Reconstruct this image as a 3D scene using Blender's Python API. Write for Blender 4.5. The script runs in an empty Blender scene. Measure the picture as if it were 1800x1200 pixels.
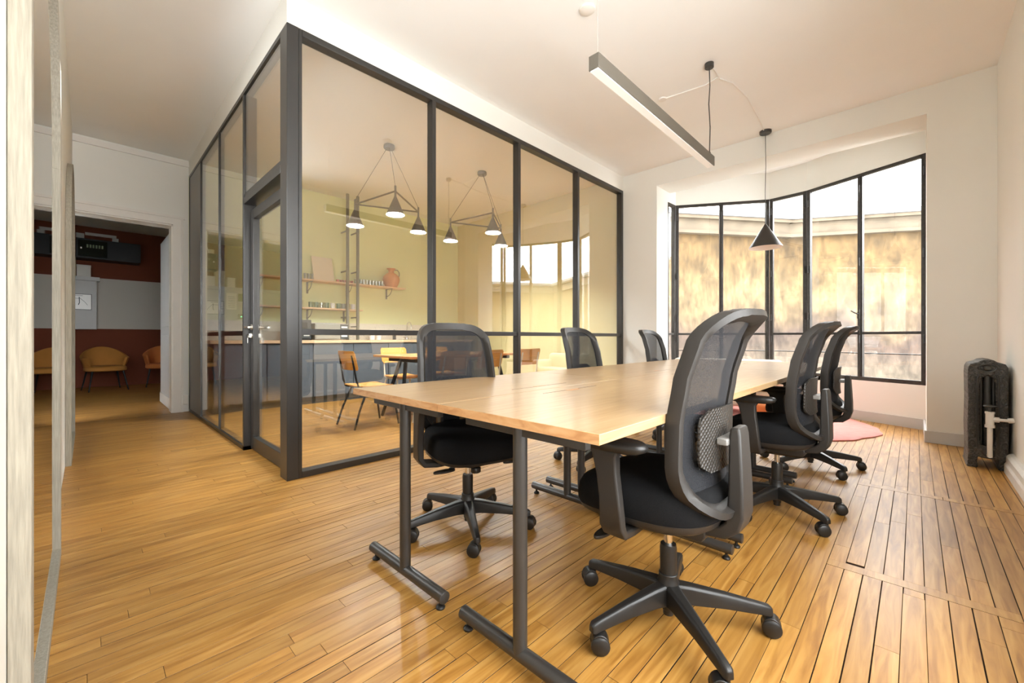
import bpy, bmesh, math, random
from mathutils import Vector, Matrix
random.seed(11)
sc = bpy.context.scene
COL = sc.collection
PI = math.pi

# ------------------------------------------------------------------ camera, world, exposure
H_CAM = 0.965
cam = bpy.data.cameras.new('camera')
cam.sensor_width = 36.0
cam.lens = 727.7 / 1800 * 36
cam.shift_y = -6.5 / 1800
cam.clip_start = 0.01
camo = bpy.data.objects.new('camera', cam)
COL.objects.link(camo)
camo.location = (0, 0, H_CAM)
camo.rotation_euler = (PI / 2, 0, math.radians(44.214))
sc.camera = camo

world = bpy.data.worlds.new('world')
sc.world = world
world.use_nodes = True
bgn = world.node_tree.nodes['Background']
bgn.inputs[0].default_value = (0.945, 0.985, 1.03, 1)
bgn.inputs[1].default_value = 9.0

sc.view_settings.view_transform = 'Standard'
sc.view_settings.look = 'None'
sc.view_settings.gamma = 1.0
sc.view_settings.use_curve_mapping = False
sc.view_settings.exposure = 0.98
sc.cycles.max_bounces = 14
sc.cycles.diffuse_bounces = 7
sc.cycles.glossy_bounces = 5
sc.cycles.transparent_max_bounces = 24
sc.cycles.caustics_reflective = False
sc.cycles.caustics_refractive = False
sc.cycles.sample_clamp_indirect = 6.0
sc.cycles.use_denoising = True

# the sky comes in through the bay window: a portal guides its sampling
pl = bpy.data.lights.new('bay_sky_portal', 'AREA')
pl.shape = 'RECTANGLE'
pl.size, pl.size_y = 2.6, 2.5
pl.cycles.is_portal = True
plo = bpy.data.objects.new('bay_sky_portal', pl)
COL.objects.link(plo)
plo.location = (-1.2, 5.83, 1.70)
plo.rotation_euler = (-PI / 2, 0, 0)
# and through the unseen side window added beside the camera for fill light
pl2 = bpy.data.lights.new('side_sky_portal', 'AREA')
pl2.shape = 'RECTANGLE'
pl2.size, pl2.size_y = 2.1, 2.45
pl2.cycles.is_portal = True
plo2 = bpy.data.objects.new('side_sky_portal', pl2)
COL.objects.link(plo2)
plo2.location = (0.74, 1.05, 1.68)
plo2.rotation_euler = (PI / 2, 0, PI / 2)

# and through the window added between the two mirrors to brighten the corridor
pl3 = bpy.data.lights.new('corridor_sky_portal', 'AREA')
pl3.shape = 'RECTANGLE'
pl3.size, pl3.size_y = 1.15, 1.82
pl3.cycles.is_portal = True
plo3 = bpy.data.objects.new('corridor_sky_portal', pl3)
COL.objects.link(plo3)
plo3.location = (-3.30, -0.34, 1.75)
plo3.rotation_euler = (PI / 2, 0, 0)

# ------------------------------------------------------------------ key measures
XP, YP = -3.022, 0.938          # outer faces of the glass partition
YW = 5.416                      # window wall
XR = 0.505                      # right wall
XD = -6.85                      # door wall / kitchen back wall
YL = -0.112                     # wall with the mirrors
ZC = 3.29                       # ceiling
ZP = 3.087                      # top of partition frame

# ------------------------------------------------------------------ materials
def lin(c):
    return tuple((x / 12.92 if x <= 0.04045 else ((x + 0.055) / 1.055) ** 2.4) for x in c)
def s8(r, g, b):
    return lin((r / 255, g / 255, b / 255))
MATS = {}
def nmat(name):
    m = bpy.data.materials.new(name)
    m.use_nodes = True
    MATS[name] = m
    nt = m.node_tree
    return m, nt, nt.nodes['Principled BSDF'], nt.nodes, nt.links
def mat(name, col, rough=0.5, metal=0.0, var=0.05, scale=6.0, bump=0.0, bscale=60.0, spec=0.5, coat=0.0, emit=None, estr=0.0, sheen=0.0, stretch=(1, 1, 1)):
    m, nt, b, N, L = nmat(name)
    tc = N.new('ShaderNodeTexCoord')
    mp = N.new('ShaderNodeMapping')
    mp.inputs['Scale'].default_value = stretch
    L.new(tc.outputs['Object'], mp.inputs[0])
    nz = N.new('ShaderNodeTexNoise')
    nz.inputs['Scale'].default_value = scale
    nz.inputs['Detail'].default_value = 4
    L.new(mp.outputs[0], nz.inputs['Vector'])
    rp = N.new('ShaderNodeValToRGB')
    c0 = tuple(max(0, x * (1 - var)) for x in col)
    c1 = tuple(min(1, x * (1 + var)) for x in col)
    rp.color_ramp.elements[0].position = 0.3
    rp.color_ramp.elements[1].position = 0.7
    rp.color_ramp.elements[0].color = (*c0, 1)
    rp.color_ramp.elements[1].color = (*c1, 1)
    L.new(nz.outputs['Fac'], rp.inputs[0])
    L.new(rp.outputs[0], b.inputs['Base Color'])
    b.inputs['Roughness'].default_value = rough
    b.inputs['Metallic'].default_value = metal
    b.inputs['Specular IOR Level'].default_value = spec
    b.inputs['Coat Weight'].default_value = coat
    b.inputs['Coat Roughness'].default_value = 0.12
    b.inputs['Sheen Weight'].default_value = sheen
    if emit:
        b.inputs['Emission Color'].default_value = (*emit, 1)
        b.inputs['Emission Strength'].default_value = estr
    if bump:
        n2 = N.new('ShaderNodeTexNoise')
        n2.inputs['Scale'].default_value = bscale
        n2.inputs['Detail'].default_value = 3
        L.new(mp.outputs[0], n2.inputs['Vector'])
        bp = N.new('ShaderNodeBump')
        bp.inputs['Strength'].default_value = bump
        bp.inputs['Distance'].default_value = 0.004
        L.new(n2.outputs['Fac'], bp.inputs['Height'])
        L.new(bp.outputs[0], b.inputs['Normal'])
    return m

mat('wall', (0.81, 0.805, 0.755), 0.75, var=0.012, scale=2, bump=0.03, bscale=40)
mat('ceiling', (0.88, 0.88, 0.86), 0.85, var=0.012, scale=2)
mat('white_paint', (0.80, 0.77, 0.72), 0.45, var=0.02)
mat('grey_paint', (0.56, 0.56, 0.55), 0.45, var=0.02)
mat('frame', (0.026, 0.024, 0.022), 0.33, var=0.08, spec=0.6)
mat('frame_panel', (0.20, 0.19, 0.175), 0.4, var=0.03, spec=0.6)
mat('window_steel', (0.020, 0.016, 0.012), 0.38, var=0.5, scale=30, bump=0.3, bscale=120, spec=0.6)
mat('plinth_paint', (0.80, 0.78, 0.74), 0.35, var=0.05, scale=20, bump=0.2, bscale=30)
mat('steel_leg', (0.030, 0.027, 0.024), 0.36, var=0.1, spec=0.6)
mat('plastic', (0.024, 0.021, 0.0185), 0.45, var=0.1, bump=0.08, bscale=500, spec=0.4)
mat('plastic_black', (0.012, 0.011, 0.010), 0.4, var=0.1, spec=0.5)
mat('fabric', (0.0065, 0.0065, 0.007), 0.9, var=0.3, scale=300, bump=0.25, bscale=700, spec=0.15)
mat('chrome', (0.75, 0.74, 0.72), 0.15, metal=1.0, var=0.02)
mat('silver', (0.72, 0.70, 0.66), 0.3, metal=1.0, var=0.02)
mat('kitchen_green', s8(222, 224, 170), 0.8, var=0.02, scale=2)
mat('kitchen_yellow', s8(218, 204, 150), 0.8, var=0.02, scale=2)
mat('cabinet', s8(84, 92, 100), 0.5, var=0.03)
mat('shelf_wood', s8(226, 190, 150), 0.5, var=0.08, scale=8, stretch=(8, 1, 8))
mat('bracket_steel', s8(120, 120, 110), 0.45, var=0.05)
mat('pipe_paint', s8(112, 108, 92), 0.45, var=0.05)
mat('terracotta', s8(214, 150, 98), 0.85, var=0.06, scale=12)
mat('ceramic_white', (0.83, 0.81, 0.77), 0.25, var=0.01)
mat('ceramic_green', s8(120, 135, 105), 0.3, var=0.08)
mat('glass_red', s8(185, 95, 80), 0.2, var=0.05)
mat('canvas', s8(226, 212, 188), 0.8, var=0.02)
mat('appliance', s8(150, 147, 135), 0.35, var=0.03)
mat('appliance_dark', s8(70, 74, 74), 0.4, var=0.05)
mat('ply', s8(226, 158, 76), 0.35, var=0.10, scale=6, stretch=(1, 1, 10), coat=0.2)
mat('table_wood', s8(196, 140, 88), 0.4, var=0.08, scale=6, stretch=(12, 1, 12))
mat('black_steel', (0.010, 0.010, 0.011), 0.45, var=0.1, spec=0.3)
mat('cream_steel', s8(222, 216, 198), 0.35, var=0.02)
mat('lamp_grey', s8(98, 92, 82), 0.45, var=0.04)
mat('lamp_dark', (0.035, 0.032, 0.028), 0.38, var=0.05, spec=0.6)
mat('lamp_inner', (0.82, 0.80, 0.76), 0.6, var=0.01)
mat('cord_white', (0.80, 0.78, 0.74), 0.5, var=0.01)
mat('cord_dark', (0.03, 0.028, 0.025), 0.5, var=0.01)
mat('iron', (0.030, 0.029, 0.026), 0.36, var=0.25, scale=40, spec=0.7)
mat('rug', s8(196, 118, 108), 0.95, var=0.12, scale=14, bump=0.5, bscale=90, sheen=0.3)
mat('sofa', s8(216, 206, 188), 0.9, var=0.03, bump=0.2, bscale=200)
mat('orange_fabric', s8(205, 120, 62), 0.9, var=0.05, bump=0.2, bscale=200)
mat('mustard_fabric', s8(176, 118, 52), 0.9, var=0.05, bump=0.2, bscale=200)
mat('card_white', (0.72, 0.70, 0.65), 0.7, var=0.02)
mat('card_cream', s8(205, 190, 155), 0.7, var=0.03)
mat('mirror', (0.86, 0.86, 0.84), 0.02, metal=1.0, var=0.0)
mat('zinc', s8(96, 98, 100), 0.6, var=0.10, scale=3)
mat('zinc_roof', s8(84, 80, 72), 0.7, var=0.12, scale=2)
mat('cornice_stone', s8(84, 74, 60), 0.85, var=0.25, scale=2.5, bump=0.3, bscale=12)
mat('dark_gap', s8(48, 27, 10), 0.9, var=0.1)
mat('court_ground', s8(120, 115, 105), 0.9, var=0.1)
mat('bulb', (0.9, 0.88, 0.84), 0.5, var=0.0, emit=(0.90, 0.96, 1.0), estr=1900.0)
mat('diffuser', (0.85, 0.83, 0.80), 0.5, var=0.0, emit=(1.0, 0.95, 0.88), estr=0.08)
mat('green_led', (0.1, 0.6, 0.3), 0.5, var=0.0, emit=(0.15, 1.0, 0.45), estr=3.0)
mat('dark_glass', (0.01, 0.014, 0.012), 0.08, var=0.0)
mat('whitewash', s8(152, 145, 130), 0.75, var=0.18, scale=30, stretch=(6, 6, 0.35), bump=0.2, bscale=60)

def mat_glass(name, tint, f0, fpow, gain):
    m, nt, b, N, L = nmat(name)
    out = N['Material Output']
    tr = N.new('ShaderNodeBsdfTransparent')
    tr.inputs[0].default_value = (*tint, 1)
    gl = N.new('ShaderNodeBsdfGlossy')
    gl.inputs['Roughness'].default_value = 0.0
    gl.inputs['Color'].default_value = (0.97, 0.97, 0.96, 1)
    lw = N.new('ShaderNodeLayerWeight')
    lw.inputs['Blend'].default_value = 0.5
    pw = N.new('ShaderNodeMath'); pw.operation = 'POWER'; pw.inputs[1].default_value = fpow
    L.new(lw.outputs['Facing'], pw.inputs[0])
    ml = N.new('ShaderNodeMath'); ml.operation = 'MULTIPLY_ADD'
    ml.inputs[1].default_value = gain; ml.inputs[2].default_value = f0
    L.new(pw.outputs[0], ml.inputs[0])
    mx = N.new('ShaderNodeMixShader')
    L.new(ml.outputs[0], mx.inputs[0]); L.new(tr.outputs[0], mx.inputs[1]); L.new(gl.outputs[0], mx.inputs[2])
    L.new(mx.outputs[0], out.inputs['Surface'])
    return m
mat_glass('glass_partition', (0.975, 0.975, 0.96), 0.15, 4.0, 0.75)
mat_glass('glass_window', (0.95, 0.94, 0.92), 0.04, 5.0, 0.9)
mat_glass('glass_cup', (0.88, 0.89, 0.88), 0.14, 3.0, 0.8)

def mat_mesh():
    m, nt, b, N, L = nmat('mesh_fabric')
    out = N['Material Output']
    b.inputs['Base Color'].default_value = (0.016, 0.0165, 0.019, 1)
    b.inputs['Specular IOR Level'].default_value = 0.12
    b.inputs['Roughness'].default_value = 0.6
    b.inputs['Sheen Weight'].default_value = 0.05
    tr = N.new('ShaderNodeBsdfTransparent')
    tc = N.new('ShaderNodeTexCoord')
    nz = N.new('ShaderNodeTexNoise'); nz.inputs['Scale'].default_value = 400
    L.new(tc.outputs['Object'], nz.inputs['Vector'])
    mr = N.new('ShaderNodeMapRange')
    mr.inputs['To Min'].default_value = 0.02; mr.inputs['To Max'].default_value = 0.22
    L.new(nz.outputs['Fac'], mr.inputs['Value'])
    mx = N.new('ShaderNodeMixShader')
    L.new(mr.outputs[0], mx.inputs[0]); L.new(b.outputs[0], mx.inputs[1]); L.new(tr.outputs[0], mx.inputs[2])
    L.new(mx.outputs[0], out.inputs['Surface'])
mat_mesh()

def mat_wood(name, dark, mid, light, rough, axis_scale, coat=0.0, attr=None, gscale=1.0, bump=0.1):
    m, nt, b, N, L = nmat(name)
    geo = N.new('ShaderNodeNewGeometry')
    mp = N.new('ShaderNodeMapping'); mp.inputs['Scale'].default_value = axis_scale
    L.new(geo.outputs['Position'], mp.inputs[0])
    vec = mp.outputs[0]
    if attr:
        at = N.new('ShaderNodeAttribute'); at.attribute_name = attr
        va = N.new('ShaderNodeVectorMath'); va.operation = 'MULTIPLY_ADD'
        va.inputs[1].default_value = (37.0, 91.0, 13.0)
        cb = N.new('ShaderNodeCombineXYZ')
        for k in range(3): L.new(at.outputs['Fac'], cb.inputs[k])
        L.new(cb.outputs[0], va.inputs[0]); L.new(vec, va.inputs[2])
        vec = va.outputs[0]
    n1 = N.new('ShaderNodeTexNoise'); n1.inputs['Scale'].default_value = 3.0 * gscale
    n1.inputs['Detail'].default_value = 7; n1.inputs['Distortion'].default_value = 0.8
    L.new(vec, n1.inputs['Vector'])
    rp = N.new('ShaderNodeValToRGB')
    e = rp.color_ramp.elements
    e[0].position = 0.30; e[0].color = (*dark, 1)
    e[1].position = 0.72; e[1].color = (*light, 1)
    k = e.new(0.5); k.color = (*mid, 1)
    L.new(n1.outputs['Fac'], rp.inputs[0])
    col = rp.outputs[0]
    if attr:
        hs = N.new('ShaderNodeHueSaturation')
        mr = N.new('ShaderNodeMapRange')
        mr.inputs['To Min'].default_value = 0.80; mr.inputs['To Max'].default_value = 1.16
        L.new(at.outputs['Fac'], mr.inputs['Value'])
        L.new(mr.outputs[0], hs.inputs['Value'])
        L.new(col, hs.inputs['Color'])
        col = hs.outputs[0]
    L.new(col, b.inputs['Base Color'])
    b.inputs['Roughness'].default_value = rough
    b.inputs['Coat Weight'].default_value = coat
    b.inputs['Coat Roughness'].default_value = 0.18
    bp = N.new('ShaderNodeBump'); bp.inputs['Strength'].default_value = bump; bp.inputs['Distance'].default_value = 0.002
    L.new(n1.outputs['Fac'], bp.inputs['Height']); L.new(bp.outputs[0], b.inputs['Normal'])
    return m
mat_wood('floor_wood', s8(142, 96, 38), s8(168, 121, 56), s8(186, 142, 76), 0.40, (14, 1.1, 14), coat=0.06, attr='tone')
mat_wood('desk_wood', s8(163, 130, 90), s8(173, 142, 102), s8(182, 153, 114), 0.30, (16, 1.2, 16), coat=0.15, bump=0.02)
mat_wood('desk_edge', s8(184, 132, 84), s8(204, 156, 106), s8(214, 172, 126), 0.45, (5, 5, 14), bump=0.02)

def mat_terrazzo():
    m, nt, b, N, L = nmat('terrazzo')
    tc = N.new('ShaderNodeTexCoord')
    v = N.new('ShaderNodeTexVoronoi'); v.inputs['Scale'].default_value = 45
    L.new(tc.outputs['Object'], v.inputs['Vector'])
    rp = N.new('ShaderNodeValToRGB')
    rp.color_ramp.elements[0].position = 0.12; rp.color_ramp.elements[0].color = (*s8(120, 115, 105), 1)
    rp.color_ramp.elements[1].position = 0.22; rp.color_ramp.elements[1].color = (*s8(222, 216, 200), 1)
    L.new(v.outputs['Distance'], rp.inputs[0]); L.new(rp.outputs[0], b.inputs['Base Color'])
    b.inputs['Roughness'].default_value = 0.4
mat_terrazzo()

def mat_bands():
    # back room paint: brown, a white band, brown again
    m, nt, b, N, L = nmat('band_paint')
    geo = N.new('ShaderNodeNewGeometry'); sp = N.new('ShaderNodeSeparateXYZ')
    L.new(geo.outputs['Position'], sp.inputs[0])
    rp = N.new('ShaderNodeValToRGB'); rp.color_ramp.interpolation = 'CONSTANT'
    br = s8(112, 52, 24); wh = s8(205, 200, 190)
    e = rp.color_ramp.elements
    e[0].position = 0; e[0].color = (*br, 1)
    e[1].position = 1.128 / 4; e[1].color = (*wh, 1)
    k = e.new(2.135 / 4); k.color = (*br, 1)
    mu = N.new('ShaderNodeMath'); mu.operation = 'MULTIPLY'; mu.inputs[1].default_value = 0.25
    L.new(sp.outputs['Z'], mu.inputs[0]); L.new(mu.outputs[0], rp.inputs[0])
    L.new(rp.outputs[0], b.inputs['Base Color']); b.inputs['Roughness'].default_value = 0.8
mat_bands()
mat('room_grey', s8(120, 122, 122), 0.8, var=0.02)

def mat_facade():
    m, nt, b, N, L = nmat('facade')
    geo = N.new('ShaderNodeNewGeometry'); sp = N.new('ShaderNodeSeparateXYZ')
    L.new(geo.outputs['Position'], sp.inputs[0])
    # height bands of weathering
    n0 = N.new('ShaderNodeTexNoise'); n0.inputs['Scale'].default_value = 0.7; n0.inputs['Detail'].default_value = 6
    L.new(geo.outputs['Position'], n0.inputs['Vector'])
    ad = N.new('ShaderNodeMath'); ad.operation = 'MULTIPLY_ADD'; ad.inputs[1].default_value = 2.2
    L.new(n0.outputs['Fac'], ad.inputs[0]); L.new(sp.outputs['Z'], ad.inputs[2])
    mr = N.new('ShaderNodeMapRange'); mr.inputs['From Min'].default_value = -1.6; mr.inputs['From Max'].default_value = 5.0
    L.new(ad.outputs[0], mr.inputs['Value'])
    rp = N.new('ShaderNodeValToRGB')
    e = rp.color_ramp.elements
    e[0].position = 0.0; e[0].color = (0.078, 0.064, 0.046, 1)
    e[1].position = 1.0; e[1].color = (0.056, 0.033, 0.012, 1)
    for p, c in ((0.30, (0.088, 0.072, 0.050)), (0.46, (0.072, 0.054, 0.038)), (0.58, (0.050, 0.034, 0.026)), (0.70, (0.108, 0.076, 0.038)), (0.84, (0.084, 0.052, 0.020))):
        k = e.new(p); k.color = (*c, 1)
    L.new(mr.outputs[0], rp.inputs[0])
    # vertical streaks
    mp = N.new('ShaderNodeMapping'); mp.inputs['Scale'].default_value = (1.9, 1.9, 1.25)
    L.new(geo.outputs['Position'], mp.inputs[0])
    n1 = N.new('ShaderNodeTexNoise'); n1.inputs['Scale'].default_value = 1.6; n1.inputs['Detail'].default_value = 8
    L.new(mp.outputs[0], n1.inputs['Vector'])
    r1 = N.new('ShaderNodeMapRange'); r1.inputs['From Min'].default_value = 0.3; r1.inputs['From Max'].default_value = 0.7
    r1.inputs['To Min'].default_value = 0.55; r1.inputs['To Max'].default_value = 1.4
    L.new(n1.outputs['Fac'], r1.inputs['Value'])
    mp2 = N.new('ShaderNodeMapping'); mp2.inputs['Scale'].default_value = (1, 1, 0.55)
    L.new(geo.outputs['Position'], mp2.inputs[0])
    n2 = N.new('ShaderNodeTexNoise'); n2.inputs['Scale'].default_value = 11; n2.inputs['Detail'].default_value = 6
    L.new(mp2.outputs[0], n2.inputs['Vector'])
    r2 = N.new('ShaderNodeMapRange'); r2.inputs['From Min'].default_value = 0.3; r2.inputs['From Max'].default_value = 0.7
    r2.inputs['To Min'].default_value = 0.74; r2.inputs['To Max'].default_value = 1.28
    L.new(n2.outputs['Fac'], r2.inputs['Value'])
    mm = N.new('ShaderNodeMath'); mm.operation = 'MULTIPLY'
    L.new(r1.outputs[0], mm.inputs[0]); L.new(r2.outputs[0], mm.inputs[1])
    hs = N.new('ShaderNodeHueSaturation'); L.new(rp.outputs[0], hs.inputs['Color']); L.new(mm.outputs[0], hs.inputs['Value'])
    L.new(hs.outputs[0], b.inputs['Base Color']); b.inputs['Roughness'].default_value = 0.95
    bp = N.new('ShaderNodeBump'); bp.inputs['Strength'].default_value = 0.4; bp.inputs['Distance'].default_value = 0.02
    L.new(n2.outputs['Fac'], bp.inputs['Height']); L.new(bp.outputs[0], b.inputs['Normal'])
mat_facade()

def mat_lumbar():
    m, nt, b, N, L = nmat('lumbar')
    tc = N.new('ShaderNodeTexCoord')
    mp = N.new('ShaderNodeMapping'); mp.inputs['Rotation'].default_value = (PI / 4, 0, 0)
    L.new(tc.outputs['Object'], mp.inputs[0])
    v = N.new('ShaderNodeTexVoronoi'); v.inputs['Scale'].default_value = 85; v.inputs['Randomness'].default_value = 0.0
    L.new(mp.outputs[0], v.inputs['Vector'])
    bp = N.new('ShaderNodeBump'); bp.inputs['Strength'].default_value = 1.0; bp.inputs['Distance'].default_value = 0.006; bp.invert = True
    L.new(v.outputs['Distance'], bp.inputs['Height']); L.new(bp.outputs[0], b.inputs['Normal'])
    b.inputs['Base Color'].default_value = (0.026, 0.022, 0.018, 1); b.inputs['Roughness'].default_value = 0.4
mat_lumbar()

def mat_iron_ornate():
    m, nt, b, N, L = nmat('iron_ornate')
    tc = N.new('ShaderNodeTexCoord')
    n = N.new('ShaderNodeTexNoise'); n.inputs['Scale'].default_value = 34; n.inputs['Detail'].default_value = 1; n.inputs['Distortion'].default_value = 2.4
    L.new(tc.outputs['Object'], n.inputs['Vector'])
    bp = N.new('ShaderNodeBump'); bp.inputs['Strength'].default_value = 0.9; bp.inputs['Distance'].default_value = 0.012
    L.new(n.outputs['Fac'], bp.inputs['Height']); L.new(bp.outputs[0], b.inputs['Normal'])
    rp = N.new('ShaderNodeValToRGB')
    rp.color_ramp.elements[0].position = 0.42; rp.color_ramp.elements[0].color = (0.016, 0.0155, 0.014, 1)  # shaded hollows and highlights of the relief painted into the iron colour
    rp.color_ramp.elements[1].position = 0.62; rp.color_ramp.elements[1].color = (0.070, 0.066, 0.058, 1)
    L.new(n.outputs['Fac'], rp.inputs[0]); L.new(rp.outputs[0], b.inputs['Base Color'])
    b.inputs['Roughness'].default_value = 0.38
    b.inputs['Specular IOR Level'].default_value = 0.7
mat_iron_ornate()

# ------------------------------------------------------------------ mesh helpers
class MB:
    def __init__(s):
        s.v = []; s.f = []
    def add(s, vs, fs):
        o = len(s.v)
        s.v += [tuple(v) for v in vs]
        s.f += [tuple(i + o for i in f) for f in fs]
        return s
    def box(s, x0, x1, y0, y1, z0, z1):
        return s.add([(x0, y0, z0), (x1, y0, z0), (x1, y1, z0), (x0, y1, z0), (x0, y0, z1), (x1, y0, z1), (x1, y1, z1), (x0, y1, z1)],
                     [(0, 3, 2, 1), (4, 5, 6, 7), (0, 1, 5, 4), (1, 2, 6, 5), (2, 3, 7, 6), (3, 0, 4, 7)])
    def bar(s, p, q, w, h, up=(0, 0, 1), w2=None, h2=None):
        p, q = Vector(p), Vector(q)
        t = (q - p).normalized(); u = Vector(up)
        if abs(t.dot(u)) > 0.98: u = Vector((1, 0, 0))
        a = t.cross(u).normalized(); b = a.cross(t).normalized()
        w2 = w if w2 is None else w2; h2 = h if h2 is None else h2
        vs = []
        for P, W, Hh in ((p, w, h), (q, w2, h2)):
            for i, j in ((-1, -1), (1, -1), (1, 1), (-1, 1)):
                vs.append(P + a * (i * W / 2) + b * (j * Hh / 2))
        return s.add(vs, [(0, 1, 2, 3), (7, 6, 5, 4), (0, 4, 5, 1), (1, 5, 6, 2), (2, 6, 7, 3), (3, 7, 4, 0)])
    def cyl(s, p, q, r, r2=None, n=16, cap=True):
        return s.tube([p, q], [r, r if r2 is None else r2], n, cap)
    def tube(s, pts, r, n=10, cap=True):
        pts = [Vector(p) for p in pts]
        rs = r if isinstance(r, (list, tuple)) else [r] * len(pts)
        t0 = (pts[1] - pts[0]).normalized()
        u = Vector((0, 0, 1)) if abs(t0.z) < 0.9 else Vector((1, 0, 0))
        a = t0.cross(u).normalized()
        vs = []
        for i, p in enumerate(pts):
            if i == 0: t = t0
            elif i == len(pts) - 1: t = (pts[i] - pts[i - 1]).normalized()
            else: t = ((pts[i + 1] - pts[i]).normalized() + (pts[i] - pts[i - 1]).normalized()).normalized()
            a = (a - t * a.dot(t)).normalized(); b = t.cross(a)
            for k in range(n):
                an = 2 * PI * k / n
                vs.append(p + (a * math.cos(an) + b * math.sin(an)) * rs[i])
        fs = []
        for i in range(len(pts) - 1):
            for k in range(n):
                fs.append((i * n + k, i * n + (k + 1) % n, (i + 1) * n + (k + 1) % n, (i + 1) * n + k))
        if cap:
            fs.append(tuple(range(n))[::-1]); fs.append(tuple((len(pts) - 1) * n + k for k in range(n)))
        return s.add(vs, fs)
    def lathe(s, prof, n=28, c=(0, 0, 0), axis='z', cap=True):
        vs = []; fs = []
        for r, z in prof:
            for k in range(n):
                an = 2 * PI * k / n
                p = (r * math.cos(an), r * math.sin(an), z)
                if axis == 'x': p = (z, p[0], p[1])
                if axis == 'y': p = (p[0], z, p[1])
                vs.append((p[0] + c[0], p[1] + c[1], p[2] + c[2]))
        for i in range(len(prof) - 1):
            for k in range(n):
                fs.append((i * n + k, i * n + (k + 1) % n, (i + 1) * n + (k + 1) % n, (i + 1) * n + k))
        if cap and prof[0][0] > 1e-6: fs.append(tuple(range(n))[::-1])
        if cap and prof[-1][0] > 1e-6: fs.append(tuple((len(prof) - 1) * n + k for k in range(n)))
        return s.add(vs, fs)
    def prism(s, poly, z0, z1, M=None):
        n = len(poly)
        vs = [Vector((x, y, z0)) for x, y in poly] + [Vector((x, y, z1)) for x, y in poly]
        if M: vs = [M @ v for v in vs]
        fs = [tuple(range(n))[::-1], tuple(range(n, 2 * n))] + [(i, (i + 1) % n, n + (i + 1) % n, n + i) for i in range(n)]
        return s.add(vs, fs)
    def rings(s, loops, cap0=True, cap1=True, closed=True):
        n = len(loops[0]); vs = [p for l in loops for p in l]; fs = []
        m = n if closed else n - 1
        for i in range(len(loops) - 1):
            for k in range(m):
                fs.append((i * n + k, i * n + (k + 1) % n, (i + 1) * n + (k + 1) % n, (i + 1) * n + k))
        if cap0: fs.append(tuple(range(n))[::-1])
        if cap1: fs.append(tuple((len(loops) - 1) * n + k for k in range(n)))
        return s.add(vs, fs)
    def build(s, name, m, parent=None, bevel=0.0, seg=2, smooth=True, sharp=38, subsurf=0, fix=True):
        me = bpy.data.meshes.new(name)
        me.from_pydata(s.v, [], s.f)
        if fix:
            bm = bmesh.new(); bm.from_mesh(me)
            bmesh.ops.remove_doubles(bm, verts=bm.verts, dist=1e-6)
            bmesh.ops.recalc_face_normals(bm, faces=bm.faces)
            bm.to_mesh(me); bm.free()
        if smooth:
            for p in me.polygons: p.use_smooth = True
            me.set_sharp_from_angle(angle=math.radians(sharp))
        me.materials.append(MATS[m])
        o = bpy.data.objects.new(name, me)
        COL.objects.link(o)
        if parent: o.parent = parent
        if bevel:
            md = o.modifiers.new('bevel', 'BEVEL'); md.width = bevel; md.segments = seg; md.limit_method = 'ANGLE'; md.angle_limit = math.radians(40)
        if subsurf:
            md = o.modifiers.new('sub', 'SUBSURF'); md.levels = subsurf; md.render_levels = subsurf
        return o

def tag(o, label=None, cat=None, group=None, kind=None):
    if label: o['label'] = label
    if cat: o['category'] = cat
    if group: o['group'] = group
    if kind: o['kind'] = kind
    return o
def empty(name, loc=(0, 0, 0), rz=0.0, label=None, cat=None, group=None, kind=None):
    o = bpy.data.objects.new(name, None); COL.objects.link(o)
    o.location = loc; o.rotation_euler = (0, 0, rz); o.empty_display_size = 0.1
    return tag(o, label, cat, group, kind)
def copy_tree(o, parent=None):
    c = o.copy(); COL.objects.link(c); c.parent = parent
    for ch in list(o.children):
        if ch.name in bpy.data.objects: copy_tree(ch, c)
    return c
def B(*a): return MB().box(*a)

# ------------------------------------------------------------------ the setting: walls and ceiling
def struct(name, mb, m, label, cat, bevel=0.0, smooth=False):
    return tag(mb.build(name, m, None, bevel, smooth=smooth), label, cat, None, 'structure')

struct('ceiling', B(XD - 0.2, XR + 0.2, YL - 0.3, YW, ZC, ZC + 0.1), 'ceiling', 'off-white plaster ceiling over the office and the glazed kitchen', 'ceiling')
SW0, SW1, SZ0, SZ1 = 0.05, 2.05, 0.465, 2.90
struct('wall_right', B(XR, XR + 0.2, YL - 0.3, SW0, 0, ZC + 0.1).box(XR, XR + 0.2, SW1, YW + 0.4, 0, ZC + 0.1).box(XR, XR + 0.2, SW0, SW1, 0, SZ0).box(XR, XR + 0.2, SW0, SW1, SZ1, ZC + 0.1), 'wall', 'plain cream wall behind the cast iron radiator', 'wall')
MW0, MW1 = -3.86, -2.74
struct('wall_mirrors', B(XD, MW0, YL - 0.2, YL, 0, ZC).box(MW1, XR, YL - 0.2, YL, 0, ZC).box(MW0, MW1, YL - 0.2, YL, 0, 0.85).box(MW0, MW1, YL - 0.2, YL, 2.65, ZC), 'wall', 'white wall carrying the two arched mirrors', 'wall')

# window wall with the bay opening
BX0, BX1, ZL = -2.518, 0.079, 3.035
mb = MB()
mb.box(XP - 0.05, BX0, YW, YW + 0.38, 0, ZC + 0.05).box(BX1, XR, YW, YW + 0.38, 0, ZC + 0.05).box(BX0, BX1, YW, YW + 0.42, ZL, ZC + 0.05)
struct('wall_window', mb, 'wall', 'cream wall with a deep opening around the bay window', 'wall')
struct('wall_kitchen_end', B(XD, XP - 0.05, YW, YW + 0.3, 0, ZC + 0.05), 'kitchen_yellow', 'pale yellow end wall of the kitchen behind the glass', 'wall')

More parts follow.
